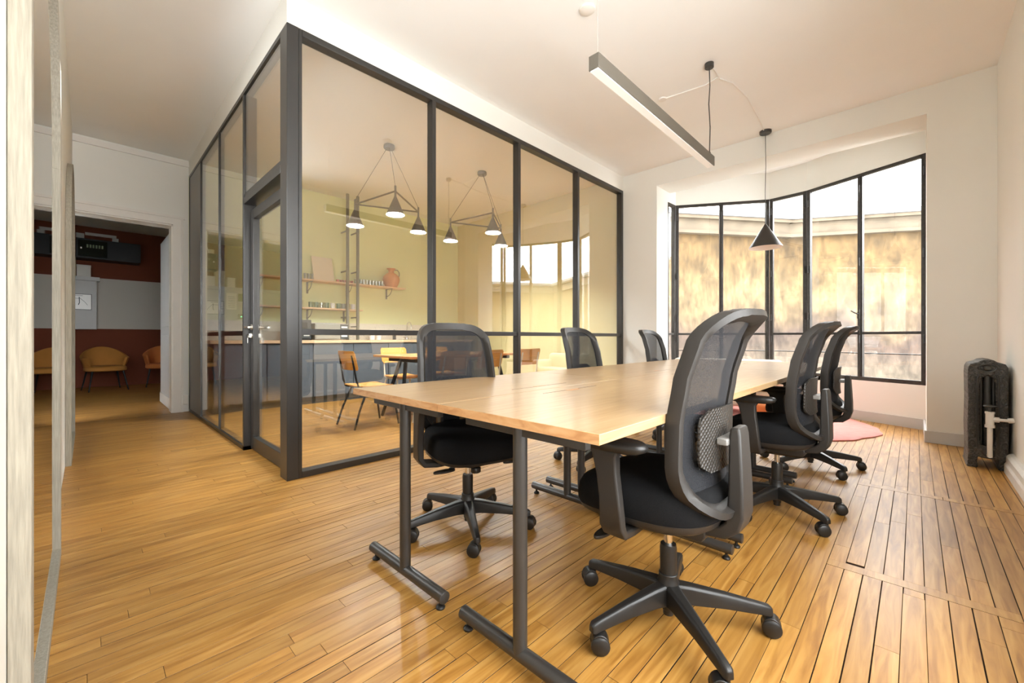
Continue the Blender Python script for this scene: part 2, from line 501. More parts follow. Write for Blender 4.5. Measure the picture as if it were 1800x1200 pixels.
# door wall (also kitchen back wall)
DY0, DY1, DZ = -0.60, 0.775, 2.42
mb = MB()
mb.box(XD - 0.22, XD, DY1, YP, 0, ZC).box(XD - 0.22, XD, -1.2, DY0, 0, ZC).box(XD - 0.22, XD, DY0, DY1, DZ, ZC)
struct('wall_doorway', mb, 'wall', 'white wall with a wide doorway into the brown room', 'wall')
struct('wall_kitchen_back', B(XD - 0.22, XD, YP, YW + 0.3, 0, ZC), 'kitchen_green', 'pale green kitchen wall carrying the two shelves', 'wall')
mb = MB()
mb.box(XD - 0.001, XD + 0.025, YL, DY1 + 0.10, DZ, DZ + 0.10).box(XD - 0.001, XD + 0.025, DY1, DY1 + 0.10, 0, DZ)
mb.box(XD + 0.025, XD + 0.045, YL, DY1 + 0.12, DZ + 0.08, DZ + 0.11).box(XD + 0.025, XD + 0.04, DY1 + 0.08, DY1 + 0.105, 0, DZ + 0.08)
mb.box(XD - 0.22, XD, DY1 - 0.015, DY1 + 0.001, 0, DZ).box(XD - 0.22, XD, DY0, DY1, DZ - 0.015, DZ + 0.001)
struct('trim_1', mb, 'white_paint', 'white moulded casing around the doorway to the brown room', 'casing')
struct('trim_2', B(XD, XD + 0.03, YL, YP, ZC - 0.09, ZC - 0.06).box(XD, XD + 0.02, YL, YP, ZC - 0.06, ZC - 0.02), 'white_paint', 'thin white cornice moulding above the doorway', 'moulding')
# bulkhead above the partition
mb = MB().box(XP - 0.10, XP, YP, YW, ZP, ZC).box(XD, XP - 0.10, YP, YP + 0.10, ZP, ZC)
struct('wall_bulkhead', mb, 'wall', 'white bulkhead strip between the glass partition and ceiling', 'wall')

# bay shell
A0 = (-2.518, 5.76); PA = (-2.505, 6.012); PB = (-1.455, 6.655); PC = (-1.02, 6.60); PD = (0.085, 6.118); D0 = (0.085, 5.76)
ZW0, ZW1 = 0.465, 2.90
def seg_wall(mb, p, q, z0, z1, th=0.14, ext=0.0):
    p, q = Vector((*p, 0)), Vector((*q, 0)); t = (q - p).normalized(); nrm = Vector((-t.y, t.x, 0))
    p = p - t * ext; q = q + t * ext
    a, b, c, d = p, q, q + nrm * th, p + nrm * th
    mb.add([(*a.xy, z0), (*b.xy, z0), (*c.xy, z0), (*d.xy, z0), (*a.xy, z1), (*b.xy, z1), (*c.xy, z1), (*d.xy, z1)],
           [(0, 3, 2, 1), (4, 5, 6, 7), (0, 1, 5, 4), (1, 2, 6, 5), (2, 3, 7, 6), (3, 0, 4, 7)])
mb = MB()
segs = [(A0, PA), (PA, PB), (PB, PC), (PC, PD), (PD, D0)]
for p, q in segs:
    e = 0.03 if p not in (A0,) and q not in (D0,) else 0.0
    seg_wall(mb, p, q, -0.05, ZW0, ext=e); seg_wall(mb, p, q, ZW1, ZC + 0.1, ext=e)
struct('wall_bay', mb, 'wall', 'white bay wall below and above the steel windows', 'wall')
struct('ceiling_bay', MB().prism([A0, D0, PD, PC, PB, PA][::-1], ZC - 0.02, ZC + 0.1), 'ceiling', 'white soffit inside the bay window', 'ceiling')
mb = MB()
for p, q in segs[1:4]:
    pp, qq = Vector((*p, 0)), Vector((*q, 0)); t = (qq - pp).normalized(); n = Vector((t.y, -t.x, 0))
    seg_wall(mb, tuple((pp + n * 0.018).xy), tuple((qq + n * 0.018).xy), 0, 0.11, th=0.018)
struct('baseboard_bay', mb, 'grey_paint', 'pale grey skirting board inside the bay', 'baseboard')
mb = MB().box(BX1 - 0.015, XR, YW - 0.016, YW, 0, 0.11).box(XP + 0.01, BX0 + 0.015, YW - 0.016, YW, 0, 0.11).box(BX0, BX0 + 0.016, YW, YW + 0.38, 0, 0.11).box(BX1 - 0.016, BX1, YW, YW + 0.7, 0, 0.11)
struct('baseboard_window', mb, 'grey_paint', 'pale grey skirting board along the window wall', 'baseboard', 0.003)
mb = MB().prism([(XR, 0), (XR - 0.045, 0), (XR - 0.045, 0.06), (XR - 0.036, 0.075), (XR - 0.036, 0.115), (XR - 0.02, 0.135), (XR, 0.14)], YL, 4.60, Matrix(((1, 0, 0, 0), (0, 0, 1, 0), (0, 1, 0, 0), (0, 0, 0, 1))))
struct('baseboard_right', mb, 'plinth_paint', 'thick stepped white skirting ending at the radiator', 'baseboard')
struct('baseboard_doorway', B(XD, XD + 0.018, DY1 + 0.105, YP, 0, 0.14).box(XD + 0.02, XD + 0.05, DY1 + 0.10, DY1 + 0.15, 0.10, 0.22), 'white_paint', 'white plinth block and socket at the foot of the door casing', 'baseboard', 0.004)

# ------------------------------------------------------------------ back room beyond the doorway
BXW = -11.55
mb = MB().box(BXW - 0.2, BXW, -3.2, 3.0, 0, 3.3)
struct('wall_brown', mb, 'band_paint', 'brown back room wall with a broad white band', 'wall')
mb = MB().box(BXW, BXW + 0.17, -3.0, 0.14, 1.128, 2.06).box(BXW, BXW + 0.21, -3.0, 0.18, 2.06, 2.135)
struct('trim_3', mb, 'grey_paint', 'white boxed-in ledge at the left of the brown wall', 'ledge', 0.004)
struct('wall_backroom_side', MB().box(BXW, XD - 0.22, 2.4, 2.6, 0, 3.3), 'room_grey', 'grey side wall inside the back room', 'wall')
mb = MB()
seg_wall(mb, (-7.07, -0.60), (BXW, -2.2), 0, 3.3)
struct('wall_backroom_far', mb, 'room_grey', 'dark grey angled wall inside the back room', 'wall')
struct('ceiling_backroom', B(BXW - 0.1, XD - 0.2, -3.2, 2.6, 3.13, 3.25), 'ceiling', 'grey-white ceiling of the back room', 'ceiling')

# ------------------------------------------------------------------ floor of separate planks
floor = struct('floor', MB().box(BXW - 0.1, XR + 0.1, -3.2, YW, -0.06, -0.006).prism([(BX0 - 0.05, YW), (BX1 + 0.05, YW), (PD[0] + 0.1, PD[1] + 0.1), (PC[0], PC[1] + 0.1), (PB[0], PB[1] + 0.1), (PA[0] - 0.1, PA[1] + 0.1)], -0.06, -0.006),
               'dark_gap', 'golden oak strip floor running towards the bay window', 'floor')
PWD = 0.0597
th_ = math.radians(44.214); c_, s_ = math.cos(th_), math.sin(th_)
def proj(X, Y, z=0.0):
    d = -X * s_ + Y * c_; l = X * c_ + Y * s_
    if d < 0.15: return None
    return 900 + 727.7 * l / d, 593.5 + (H_CAM - z) * 727.7 / d, d
planks = []
bat_y = [(2.205, 2.268), (3.548, 3.610)]
def row_segments(x, y0, y1, rnd, lo=0.6, hi=2.2):
    y = y0 + rnd.uniform(-1.6, 0.0)
    out = []
    while y < y1:
        L = rnd.uniform(lo, hi); a, b = max(y, y0), min(y + L, y1)
        if b - a > 0.02: out.append((a, b))
        y += L
    return out
rnd = random.Random(5)
x = XR - PWD / 2
def ymax_bay(x):
    pts = [A0, PA, PB, PC, PD, D0]
    if x < BX0 or x > BX1: return YW
    for p, q in zip(pts, pts[1:]):
        if min(p[0], q[0]) - 1e-6 <= x <= max(p[0], q[0]) + 1e-6 and abs(q[0] - p[0]) > 0.05:
            return p[1] + (q[1] - p[1]) * (x - p[0]) / (q[0] - p[0]) + 0.02
    return 6.1
i = 0
while x > BXW:
    if x > XD:
        y0, y1 = YL, ymax_bay(x)
    else:
        y0, y1 = -2.4, 2.4
    if x > -0.215 - PWD / 2:
        bat_x = x - PWD / 2
        pieces = []
        for a, b in ((y0, bat_y[0][0]), (bat_y[0][1], bat_y[1][0]), (bat_y[1][1], y1)):
            pieces += row_segments(x, a, b, rnd, 0.7, 1.8)
        gap = 0.0026
    else:
        pieces = row_segments(x, y0, y1, rnd); gap = 0.0021
    for a, b in pieces:
        g = gap * rnd.choice((0.5, 0.7, 0.8, 1, 1.2, 1.8))
        planks.append((x - PWD / 2 + g / 2, x + PWD / 2 - g / 2, a + 0.0006, b - 0.0006, rnd.uniform(-0.00015, 0.00015), min(1, max(0, rnd.gauss(0.5, 0.21)))))
    x -= PWD; i += 1
for a, b in bat_y:
    xx = bat_x
    while xx < XR - 0.05:
        L = rnd.uniform(0.35, 0.6); planks.append((xx + 0.001, min(xx + L, XR) - 0.001, a + 0.001, b - 0.001, 0.0005, rnd.uniform(0.3, 0.6))); xx += L
def plank_px(p):
    n = 6; area = 0
    for k in range(n):
        Y = p[2] + (p[3] - p[2]) * (k + 0.5) / n
        q = proj((p[0] + p[1]) / 2, Y)
        if q and 90 < q[0] < 1800 and q[1] < 1200:
            area += (p[1] - p[0]) * (p[3] - p[2]) / n * (727.7 / q[2]) ** 2 * H_CAM / q[2]
    return area
planks.sort(key=plank_px, reverse=True)
def plank_mesh(name, lst):
    vs, fs, tone = [], [], []
    for x0, x1, y0, y1, dz, t in lst:
        o = len(vs); e = 0.0004
        vs += [(x0, y0, -0.012), (x1, y0, -0.012), (x1, y1, -0.012), (x0, y1, -0.012),
               (x0, y0, dz - e), (x1, y0, dz - e), (x1, y1, dz - e), (x0, y1, dz - e),
               (x0 + e, y0 + e, dz), (x1 - e, y0 + e, dz), (x1 - e, y1 - e, dz), (x0 + e, y1 - e, dz)]
        fs += [tuple(k + o for k in f) for f in ((0, 1, 5, 4), (1, 2, 6, 5), (2, 3, 7, 6), (3, 0, 4, 7), (4, 5, 9, 8), (5, 6, 10, 9), (6, 7, 11, 10), (7, 4, 8, 11), (8, 9, 10, 11))]
        tone += [t] * 12
    me = bpy.data.meshes.new(name); me.from_pydata(vs, [], fs)
    at = me.attributes.new('tone', 'FLOAT', 'POINT'); at.data.foreach_set('value', tone)
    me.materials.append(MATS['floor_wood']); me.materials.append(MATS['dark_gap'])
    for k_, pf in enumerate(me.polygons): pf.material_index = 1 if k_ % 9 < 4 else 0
    o = bpy.data.objects.new(name, me); COL.objects.link(o); o.parent = floor
    return o
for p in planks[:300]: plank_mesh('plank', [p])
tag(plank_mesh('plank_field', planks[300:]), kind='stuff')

# ------------------------------------------------------------------ steel bay windows
def make_window(n, p, q, mull, label, hinges=(), handle=None, narrow=False):
    p, q = Vector((*p, 0)), Vector((*q, 0)); L = (q - p).length
    t = (q - p).normalized()
    root = empty('window_%d' % n, (p.x, p.y, 0), math.atan2(t.y, t.x), label, 'window', None, 'structure')
    fw, dp = 0.042, 0.05      # local x along, y outward
    y0, y1 = 0.0, dp
    B(0, fw, y0, y1, ZW0, ZW1).build('stile', 'window_steel', root, 0.004)
    B(L - fw, L, y0, y1, ZW0, ZW1).build('stile', 'window_steel', root, 0.004)
    B(fw, L - fw, y0, y1, ZW1 - 0.035, ZW1).build('top_rail', 'window_steel', root, 0.004)
    B(fw, L - fw, y0, y1, ZW0, ZW0 + 0.045).build('bottom_rail', 'window_steel', root, 0.004)
    xs = [fw] + [v for m_ in mull for v in (m_ - 0.024, m_ + 0.024)] + [L - fw]
    for m_ in mull:
        mb = B(m_ - 0.024, m_ + 0.024, y0 + 0.004, y1, ZW0 + 0.045, ZW1 - 0.035).box(m_ - 0.010, m_ + 0.010, y0 - 0.008, y0 + 0.004, ZW0 + 0.045, ZW1 - 0.035)
        mb.build('mullion', 'window_steel', root, 0.003)
    for k in range(0, len(xs), 2):
        a, b = xs[k], xs[k + 1]
        B(a, b, y0 + 0.006, y1 - 0.006, 1.005, 1.035).build('transom_bar', 'window_steel', root, 0.003)
        for z0, z1 in ((ZW0 + 0.045, 1.005), (1.035, ZW1 - 0.035)):
            B(a - 0.004, b + 0.004, 0.026, 0.030, z0 - 0.004, z1 + 0.004).build('pane', 'glass_window', root, smooth=False)
    if not narrow:
        MB().cyl((0.0, 0.16, 0.78), (L, 0.16, 0.78), 0.007, n=8).cyl((0.01, 0.05, 0.78), (0.01, 0.165, 0.78), 0.006, n=6).cyl((L - 0.01, 0.05, 0.78), (L - 0.01, 0.165, 0.78), 0.006, n=6).build('guard_bar', 'window_steel', root)
    for hx in hinges:
        for hz in (0.95, 1.25, 1.86, 2.72 if ZW1 > 2.8 else 2.2):
            MB().cyl((hx, -0.008, hz - 0.045), (hx, -0.008, hz + 0.045), 0.007, n=8).box(hx - 0.012, hx + 0.012, -0.004, 0.002, hz - 0.04, hz + 0.04).build('hinge', 'window_steel', root)
    if handle:
        MB().box(handle - 0.012, handle + 0.012, -0.016, 0.0, 1.19, 1.27).tube([(handle, -0.016, 1.25), (handle, -0.045, 1.25), (handle - 0.02, -0.05, 1.26), (handle - 0.055, -0.05, 1.285)], 0.007, 8).build('handle', 'window_steel', root)
    return root
Lw = (Vector(PB) - Vector(PA)).length; Rw = (Vector(PD) - Vector(PC)).length; Cw = (Vector(PC) - Vector(PB)).length
make_window(1, A0, PA, [], 'narrow steel window in the short return of the bay', narrow=True)
make_window(2, PA, PB, [Lw * 0.5], 'left angled pair of tall black steel windows in the bay', hinges=(0.02, Lw * 0.5, Lw - 0.02))
make_window(3, PB, PC, [], 'slim middle steel window at the tip of the bay', hinges=(0.02, Cw - 0.02))
make_window(4, PC, PD, [Rw * 0.5], 'right angled pair of tall black steel windows in the bay', hinges=(0.02, Rw * 0.5, Rw - 0.02), handle=Rw * 0.5 - 0.005)
make_window(5, PD, D0, [], 'hidden short return window at the right end of the bay', narrow=True)

make_window(6, (XR + 0.14, SW1), (XR + 0.14, SW0), [(SW1 - SW0) / 3, (SW1 - SW0) * 2 / 3], 'unseen black steel window added in the radiator wall for fill daylight', hinges=(0.02,))  # invented opening, lets daylight reach the deep end of the room
ZW0, ZW1 = 0.85, 2.65
make_window(7, (MW1, YL - 0.13), (MW0, YL - 0.13), [(MW1 - MW0) / 2], 'black steel window added between the two arched mirrors for fill daylight', narrow=True)  # invented opening out of view, lifts the corridor and kitchen light
ZW0, ZW1 = 0.465, 2.90
# ------------------------------------------------------------------ courtyard outside
FA, FB, FC, FD, FE = (-9.0, 3.9), (-4.28, 10.35), (-2.41, 12.9), (9.2, 19.3), (13.0, 13.0)
FSEG = [((-7.6, 5.82), FC), (FC, FD), (FD, FE)]
ZK = 4.08
mb = MB()
for p, q in FSEG: seg_wall(mb, p, q, -6.0, ZK - 0.42, th=0.5)
struct('wall_courtyard', mb, 'facade', 'weathered ochre courtyard facade seen through the bay', 'facade')
mb = MB(); mz = MB(); mr = MB()
for p, q in FSEG:
    p, q = Vector((*p, 0)), Vector((*q, 0)); t = (q - p).normalized(); n = Vector((t.y, -t.x, 0))
    pi = lambda a, off: tuple((a + n * off).xy)
    seg_wall(mb, pi(p, 0.10), pi(q, 0.10), ZK - 0.42, ZK - 0.10, th=0.6)
    seg_wall(mb, pi(p, 0.22), pi(q, 0.22), ZK - 0.14, ZK - 0.06, th=0.7)
    seg_wall(mb, pi(p, 0.16), pi(q, 0.16), ZK - 0.50, ZK - 0.42, th=0.6)
    seg_wall(mz, pi(p, 0.26), pi(q, 0.26), ZK - 0.06, ZK + 0.06, th=0.7)
struct('trim_4', mb, 'cornice_stone', 'stained stone cornice along the top of the courtyard facade', 'cornice')
struct('trim_5', mz, 'zinc', 'pale zinc gutter above the courtyard cornice', 'gutter')
rb = MB()
def slope(p, q, rise, back, z0):
    p, q = Vector((*p, 0)), Vector((*q, 0)); t = (q - p).normalized(); n = Vector((-t.y, t.x, 0))
    a, b = p + n * 0.2, q + n * 0.2; c, d = q + n * back - t * back * 0.9, p + n * back
    rb.add([(*a.xy, z0), (*b.xy, z0), (*c.xy, z0 + rise), (*d.xy, z0 + rise), (*a.xy, z0 - .2), (*b.xy, z0 - .2), (*c.xy, z0 - .2), (*d.xy, z0 - .2)],
           [(0, 1, 2, 3), (4, 7, 6, 5), (0, 4, 5, 1), (1, 5, 6, 2), (2, 6, 7, 3), (3, 7, 4, 0)])
slope(FC, (0.35, 14.42), 1.5, 2.4, ZK)
struct('roof', rb, 'zinc_roof', 'pale zinc roof slope rising behind the courtyard cornice', 'roof')
struct('ground', B(-16, 16, 7.2, 26, -6.1, -6.0), 'court_ground', 'grey courtyard ground below the bay window', 'ground')

# ------------------------------------------------------------------ glass partition, long front
fp = empty('wall_partition_front', (XP, YP, 0), 0, 'black framed glass partition running along the desks', 'partition', None, 'structure')
FD_ = 0.08                                   # frame depth, local x negative = into kitchen
B(-0.138, 0, 0, 0.075, 0, ZP).build('corner_post', 'frame', fp, 0.003)
B(-FD_, -0.003, 0.076, 0.098, 0, ZP).build('stile', 'frame', fp, 0.002)
YE = YW - YP
B(-FD_, 0, YE - 0.05, YE - 0.002, 0, ZP).build('stile', 'frame', fp, 0.002)
mulls = [2.128 - YP, 3.222 - YP, 4.305 - YP]
edges = [0.098] + [v for m_ in mulls for v in (m_ - 0.019, m_ + 0.019)] + [YE - 0.05]
for m_ in mulls: B(-FD_, 0, m_ - 0.019, m_ + 0.019, 0.045, ZP - 0.045).build('mullion', 'frame', fp, 0.002)
B(-FD_, 0, 0.098, YE - 0.05, ZP - 0.045, ZP).build('top_rail', 'frame', fp, 0.002)
B(-FD_, 0, 0.098, YE - 0.05, 0, 0.045).build('bottom_rail', 'frame', fp, 0.002)
for k in range(0, len(edges), 2):
    a, b = edges[k], edges[k + 1]
    B(-FD_ + 0.012, -0.012, a, b, 0.985, 1.027).build('middle_rail', 'frame', fp, 0.002)
    B(-0.044, -0.038, a - 0.005, b + 0.005, 0.04, 0.99).build('pane', 'glass_partition', fp, smooth=False)
    B(-0.044, -0.038, a - 0.005, b + 0.005, 1.022, ZP - 0.04).build('pane', 'glass_partition', fp, smooth=False)

# short side with the door
sp_ = empty('wall_partition_side', (XP, YP, 0), 0, 'glass side of the kitchen enclosure facing the mirrors', 'partition', None, 'structure')
XE = XD - XP + 0.03
xs = [-1.098, -2.064, -3.036]                   # door jamb, joint, panel edge
B(XE, -0.138, 0, 0.07, ZP - 0.035, ZP).build('top_rail', 'frame', sp_, 0.002)
B(XE, xs[0], 0, 0.07, 0, 0.035).build('bottom_rail', 'frame', sp_, 0.002)
B(XE, XE + 0.02, 0, 0.07, 0.035, ZP - 0.035).build('stile', 'frame', sp_, 0.002)
B(XE + 0.02, xs[2], 0.006, 0.05, 0.035, ZP - 0.035).build('panel', 'frame_panel', sp_, 0.002)
for xj in (xs[1], xs[2]): B(xj - 0.006, xj + 0.006, 0.0, 0.05, 0.035, ZP - 0.035).build('joint_bar', 'frame', sp_)
for a, b in ((xs[2], xs[1]), (xs[1], xs[0])):
    B(a + 0.006, b - (0.0 if b != xs[0] else 0.035) - 0.006, 0.010, 0.016, 0.035, 1.0).build('pane', 'glass_partition', sp_, smooth=False)
    B(a + 0.006, b - (0.0 if b != xs[0] else 0.035) - 0.006, 0.010, 0.016, 1.0, ZP - 0.035).build('pane', 'glass_partition', sp_, smooth=False)
    B(a + 0.006, b - 0.006, 0.02, 0.06, 0.985, 1.027).build('middle_rail', 'frame', sp_, 0.002)
B(xs[0] - 0.035, xs[0], 0, 0.10, 0, ZP - 0.035).build('jamb', 'frame', sp_, 0.002)
B(xs[0], -0.138, 0, 0.10, 2.11, 2.165).build('transom_bar', 'frame', sp_, 0.002)
B(xs[0], -0.138, 0.008, 0.07, 2.165, 2.205).build('transom_bead', 'frame', sp_, 0.002)
B(xs[0], -0.138, 0.010, 0.016, 2.205, ZP - 0.035).build('pane', 'glass_partition', sp_, smooth=False)
# the door
d1 = empty('door_1', (XP, YP, 0), 0, 'black framed glass door with keys in its lock', 'door', None, 'structure')
dx0, dx1, dy0, dy1, dz0, dz1 = xs[0] + 0.012, -0.142, 0.05, 0.10, 0.012, 2.06
B(dx0, dx0 + 0.075, dy0, dy1, dz0, dz1).build('stile', 'frame', d1, 0.003)
B(dx1 - 0.075, dx1, dy0, dy1, dz0, dz1).build('stile', 'frame', d1, 0.003)
B(dx0 + 0.075, dx1 - 0.075, dy0, dy1, dz1 - 0.08, dz1).build('top_rail', 'frame', d1, 0.003)
B(dx0 + 0.075, dx1 - 0.075, dy0, dy1, dz0, dz0 + 0.11).build('bottom_rail', 'frame', d1, 0.003)
B(dx0 + 0.07, dx1 - 0.07, dy0 + 0.02, dy0 + 0.026, dz0 + 0.10, dz1 - 0.075).build('pane', 'glass_partition', d1, smooth=False)
hx = dx0 + 0.038
for sgn, yy in ((-1, dy0), (1, dy1)):
    hd = MB().lathe([(0.0, 0), (0.026, 0), (0.026, 0.008), (0.0, 0.008)], 20, (hx, yy if sgn > 0 else yy - 0.008, 1.055), 'y')
    hd.tube([(hx, yy, 1.055), (hx, yy + sgn * 0.045, 1.055), (hx + 0.01, yy + sgn * 0.052, 1.055), (hx + 0.12, yy + sgn * 0.052, 1.053)], [0.010, 0.010, 0.010, 0.009], 10)
    hd.build('handle', 'silver', d1)
    lk = MB().lathe([(0.0, 0), (0.024, 0), (0.024, 0.007), (0.0, 0.007)], 20, (hx, yy if sgn > 0 else yy - 0.007, 0.985), 'y').box(hx - 0.006, hx + 0.006, min(yy, yy + sgn * 0.022), max(yy, yy + sgn * 0.022), 0.968, 1.0)
    lock = lk.build('lock', 'silver', d1)
    MB().lathe([(0.0, 0), (0.013, 0), (0.013, 0.003), (0, 0.003)], 14, (hx, yy + sgn * 0.03, 0.975), 'y').box(hx - 0.004, hx + 0.004, yy + sgn * 0.03, yy + sgn * 0.033, 0.925, 0.965).box(hx + 0.006, hx + 0.015, yy + sgn * 0.034, yy + sgn * 0.037, 0.92, 0.965).build('keys', 'silver', lock)
# white doorway leaf
d2 = empty('door_2', (XD - 0.24, 0.80, 0), PI, 'white panelled door leaf standing open in the doorway', 'door', None, 'structure')
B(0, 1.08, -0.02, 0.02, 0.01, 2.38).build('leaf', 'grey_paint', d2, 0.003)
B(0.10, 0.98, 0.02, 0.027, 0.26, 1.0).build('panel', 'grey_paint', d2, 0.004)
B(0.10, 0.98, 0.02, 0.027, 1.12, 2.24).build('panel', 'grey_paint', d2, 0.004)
B(0.0, 1.08, 0.02, 0.03, 0.01, 0.15).build('kick_board', 'white_paint', d2, 0.003)

# ------------------------------------------------------------------ arched mirrors
def arched_mirror(x_near, x_far, zb, ztop, spring, y_wall, label):
    w = x_near - x_far; cxm = (x_near + x_far) / 2; fw, dp = 0.045, 0.034
    root = empty('arched_mirror', (cxm, y_wall, zb), 0, label, 'mirror', 'arched mirrors along the wall')
    def outline(half, top, bot):
        pts = [(-half, bot)]
        for k in range(0, 33):
            a = PI - PI * k / 32
            pts.append((half * math.cos(a), spring - zb + (top - spring + zb) * math.sin(a)))
        pts.append((half, bot)); return pts
    o = outline(w / 2, ztop - zb, 0.0); inn = outline(w / 2 - fw, ztop - zb - fw, fw)
    def strip(k0, k1, name):
        loops = []
        for k in range(k0, k1 + 1):
            k = k % len(o)
            (ax, az), (bx, bz) = o[k], inn[k]
            loops.append([(ax, 0.001, az), (ax, dp, az), (bx, dp, bz), (bx, 0.001, bz)])
        MB().rings(loops).build(name, 'whitewash', root, 0.0015, 1)
    strip(0, 1, 'frame_side'); strip(1, 33, 'frame_arch'); strip(33, 34, 'frame_side'); strip(34, 35, 'frame_bottom')
    loops = [[(x, 0.012, z) for x, z in inn]]
    n = len(inn)
    MB().add([(x, 0.021, z) for x, z in inn] + [(x, 0.003, z) for x, z in inn], [tuple(range(n)), tuple(range(n, 2 * n))[::-1]] + [(i, (i + 1) % n, n + (i + 1) % n, n + i) for i in range(n)]).build('mirror_glass', 'mirror', root, smooth=False)
    return root
arched_mirror(-1.30, -2.72, 0.0, 2.45, 1.70, YL, 'large arched mirror in whitewashed frame nearest the wall edge')
arched_mirror(-4.55, -5.97, 0.0, 2.45, 1.70, YL, 'second arched mirror in whitewashed frame, beside the doorway')

# ------------------------------------------------------------------ desks
ZD = 0.745; DWX, DLY = 0.622, 1.208
def make_desk():
    root = empty('bench_desk')
    top = B(-DWX / 2, DWX / 2, 0.002, DLY - 0.002, ZD - 0.026, ZD).build('desk_top', 'desk_wood', root, 0.0015, 1)
    for yy in (0.0008, DLY - 0.0020): B(-DWX / 2, DWX / 2, yy, yy + 0.0012, ZD - 0.0255, ZD - 0.0005).build('edge_band', 'desk_edge', root, smooth=False)
    for yy in (0.070, DLY - 0.070):
        leg = MB().cyl((0, yy, 0.05), (0, yy, ZD - 0.03), 0.0215, n=20).build('leg', 'steel_leg', root)
        ft = MB().tube([(-0.262, yy, 0.047), (-0.260, yy, 0.047), (0.260, yy, 0.047), (0.262, yy, 0.047)], [0.017, 0.0215, 0.0215, 0.017], 18).build('foot', 'steel_leg', root)
        for sx in (-0.235, 0.235):
            MB().lathe([(0, 0), (0.016, 0), (0.017, 0.006), (0.012, 0.012), (0.006, 0.014), (0.006, 0.03), (0, 0.03)], 14, (sx, yy, 0)).build('glide', 'plastic_black', ft)
        B(-0.235, 0.235, yy - 0.012, yy + 0.012, ZD - 0.064, ZD - 0.027).build('bracket', 'steel_leg', root, 0.002)
    B(-0.02, 0.02, 0.09, DLY - 0.09, ZD - 0.066, ZD - 0.027).build('beam', 'steel_leg', root, 0.002)
    return root
def desk_slot(root, side):
    x = side * (DWX / 2 - 0.085); ym = DLY / 2 + 0.03
    B(x - 0.0012, x + 0.0012, ym - 0.19, ym + 0.19, ZD - 0.004, ZD + 0.0004).build('cable_slot', 'dark_gap', root, smooth=False)
    pts = [(x - 0.001, ym - 0.045), (x + side * -0.022, ym - 0.03), (x + side * -0.022, ym + 0.03), (x - 0.001, ym + 0.045)]
    MB().prism(pts, ZD - 0.004, ZD + 0.0005).build('cable_cutout', 'table_wood', root, smooth=False)
XL_, XRt = -1.449, -0.825
Y0D = 0.812
names = (('at the camera end of the row', ), ('in the middle of the row', ), ('at the window end of the row', ))
dproto = make_desk()
k = 0
for side, xc, rowname in ((1, XL_, 'beside the glass partition'), (-1, XRt, 'on the radiator side')):
    for j in range(3):
        d = dproto if k == 0 else copy_tree(dproto)
        d.location = (xc, Y0D + j * DLY, 0)
        tag(d, 'birch topped bench desk %s, %s' % (names[j][0], rowname), 'desk', 'six bench desks pushed together')
        k += 1
        d['slot_side'] = side
for d in [o for o in bpy.data.objects if o.get('slot_side') is not None]:
    desk_slot(d, d['slot_side']); del d['slot_side']
tag(MB().tube([(-0.95, 1.62, 0.715), (-0.93, 1.60, 0.66), (-0.86, 1.58, 0.63), (-0.80, 1.62, 0.66), (-0.76, 1.66, 0.714)], 0.004, 8).build('power_cable', 'cord_white'), 'white cable looping below the near radiator-side desk', 'cable')
tag(MB().tube([(-1.22, 0.95, 0.714), (-1.20, 0.94, 0.69), (-1.12, 0.95, 0.685), (-1.10, 0.96, 0.714)], 0.004, 8).build('power_cable', 'cord_white'), 'short white cable under the seam of the near desks', 'cable')

# ------------------------------------------------------------------ office chairs
def interp(tab, z):
    if z <= tab[0][0]: return tab[0][1]
    for (a, va), (b, vb) in zip(tab, tab[1:]):
        if z <= b:
            u = (z - a) / (b - a); u = u * u * (3 - 2 * u) * 0.5 + u * 0.5
            return va + (vb - va) * u
    return tab[-1][1]
BPROF = [(0.43, -0.195), (0.50, -0.166), (0.60, -0.155), (0.72, -0.158), (0.84, -0.176), (0.95, -0.206), (1.06, -0.255)]
ZB0, ZB1, HWB = 0.440, 1.043, 0.222
def back_x(y, z):
    return interp(BPROF, z) + 0.055 * min(1.0, (abs(y) / 0.215)) ** 2 * (1.0 if z > 0.5 else max(0.0, (z - 0.40) / 0.10))
def back_loop(inset=0.0):
    hw = HWB - inset; zb, zt = ZB0 + inset, ZB1 - inset
    rb_, rt = 0.15 - inset * 0.6, 0.105 - inset * 0.6
    pts = []
    def arc(cy, cz, r, a0, a1, n):
        for k in range(n + 1):
            a = a0 + (a1 - a0) * k / n
            pts.append((cy + r * math.cos(a), cz + r * math.sin(a)))
    arc(hw - rb_, zb + rb_, rb_, -PI / 2, 0, 8)
    for k in range(1, 8): pts.append((hw - 0.012 * (k / 8) ** 2, zb + rb_ + (zt - rt - zb - rb_) * k / 8))
    arc(hw - 0.012 - rt, zt - rt, rt, 0, PI / 2, 8)
    pts += [(hw * 0.4, zt + 0.004), (0, zt + 0.006)]
    left = [(-y, z) for y, z in pts[:-1]][::-1]
    pts = pts + left + [(0, zb)]
    return pts
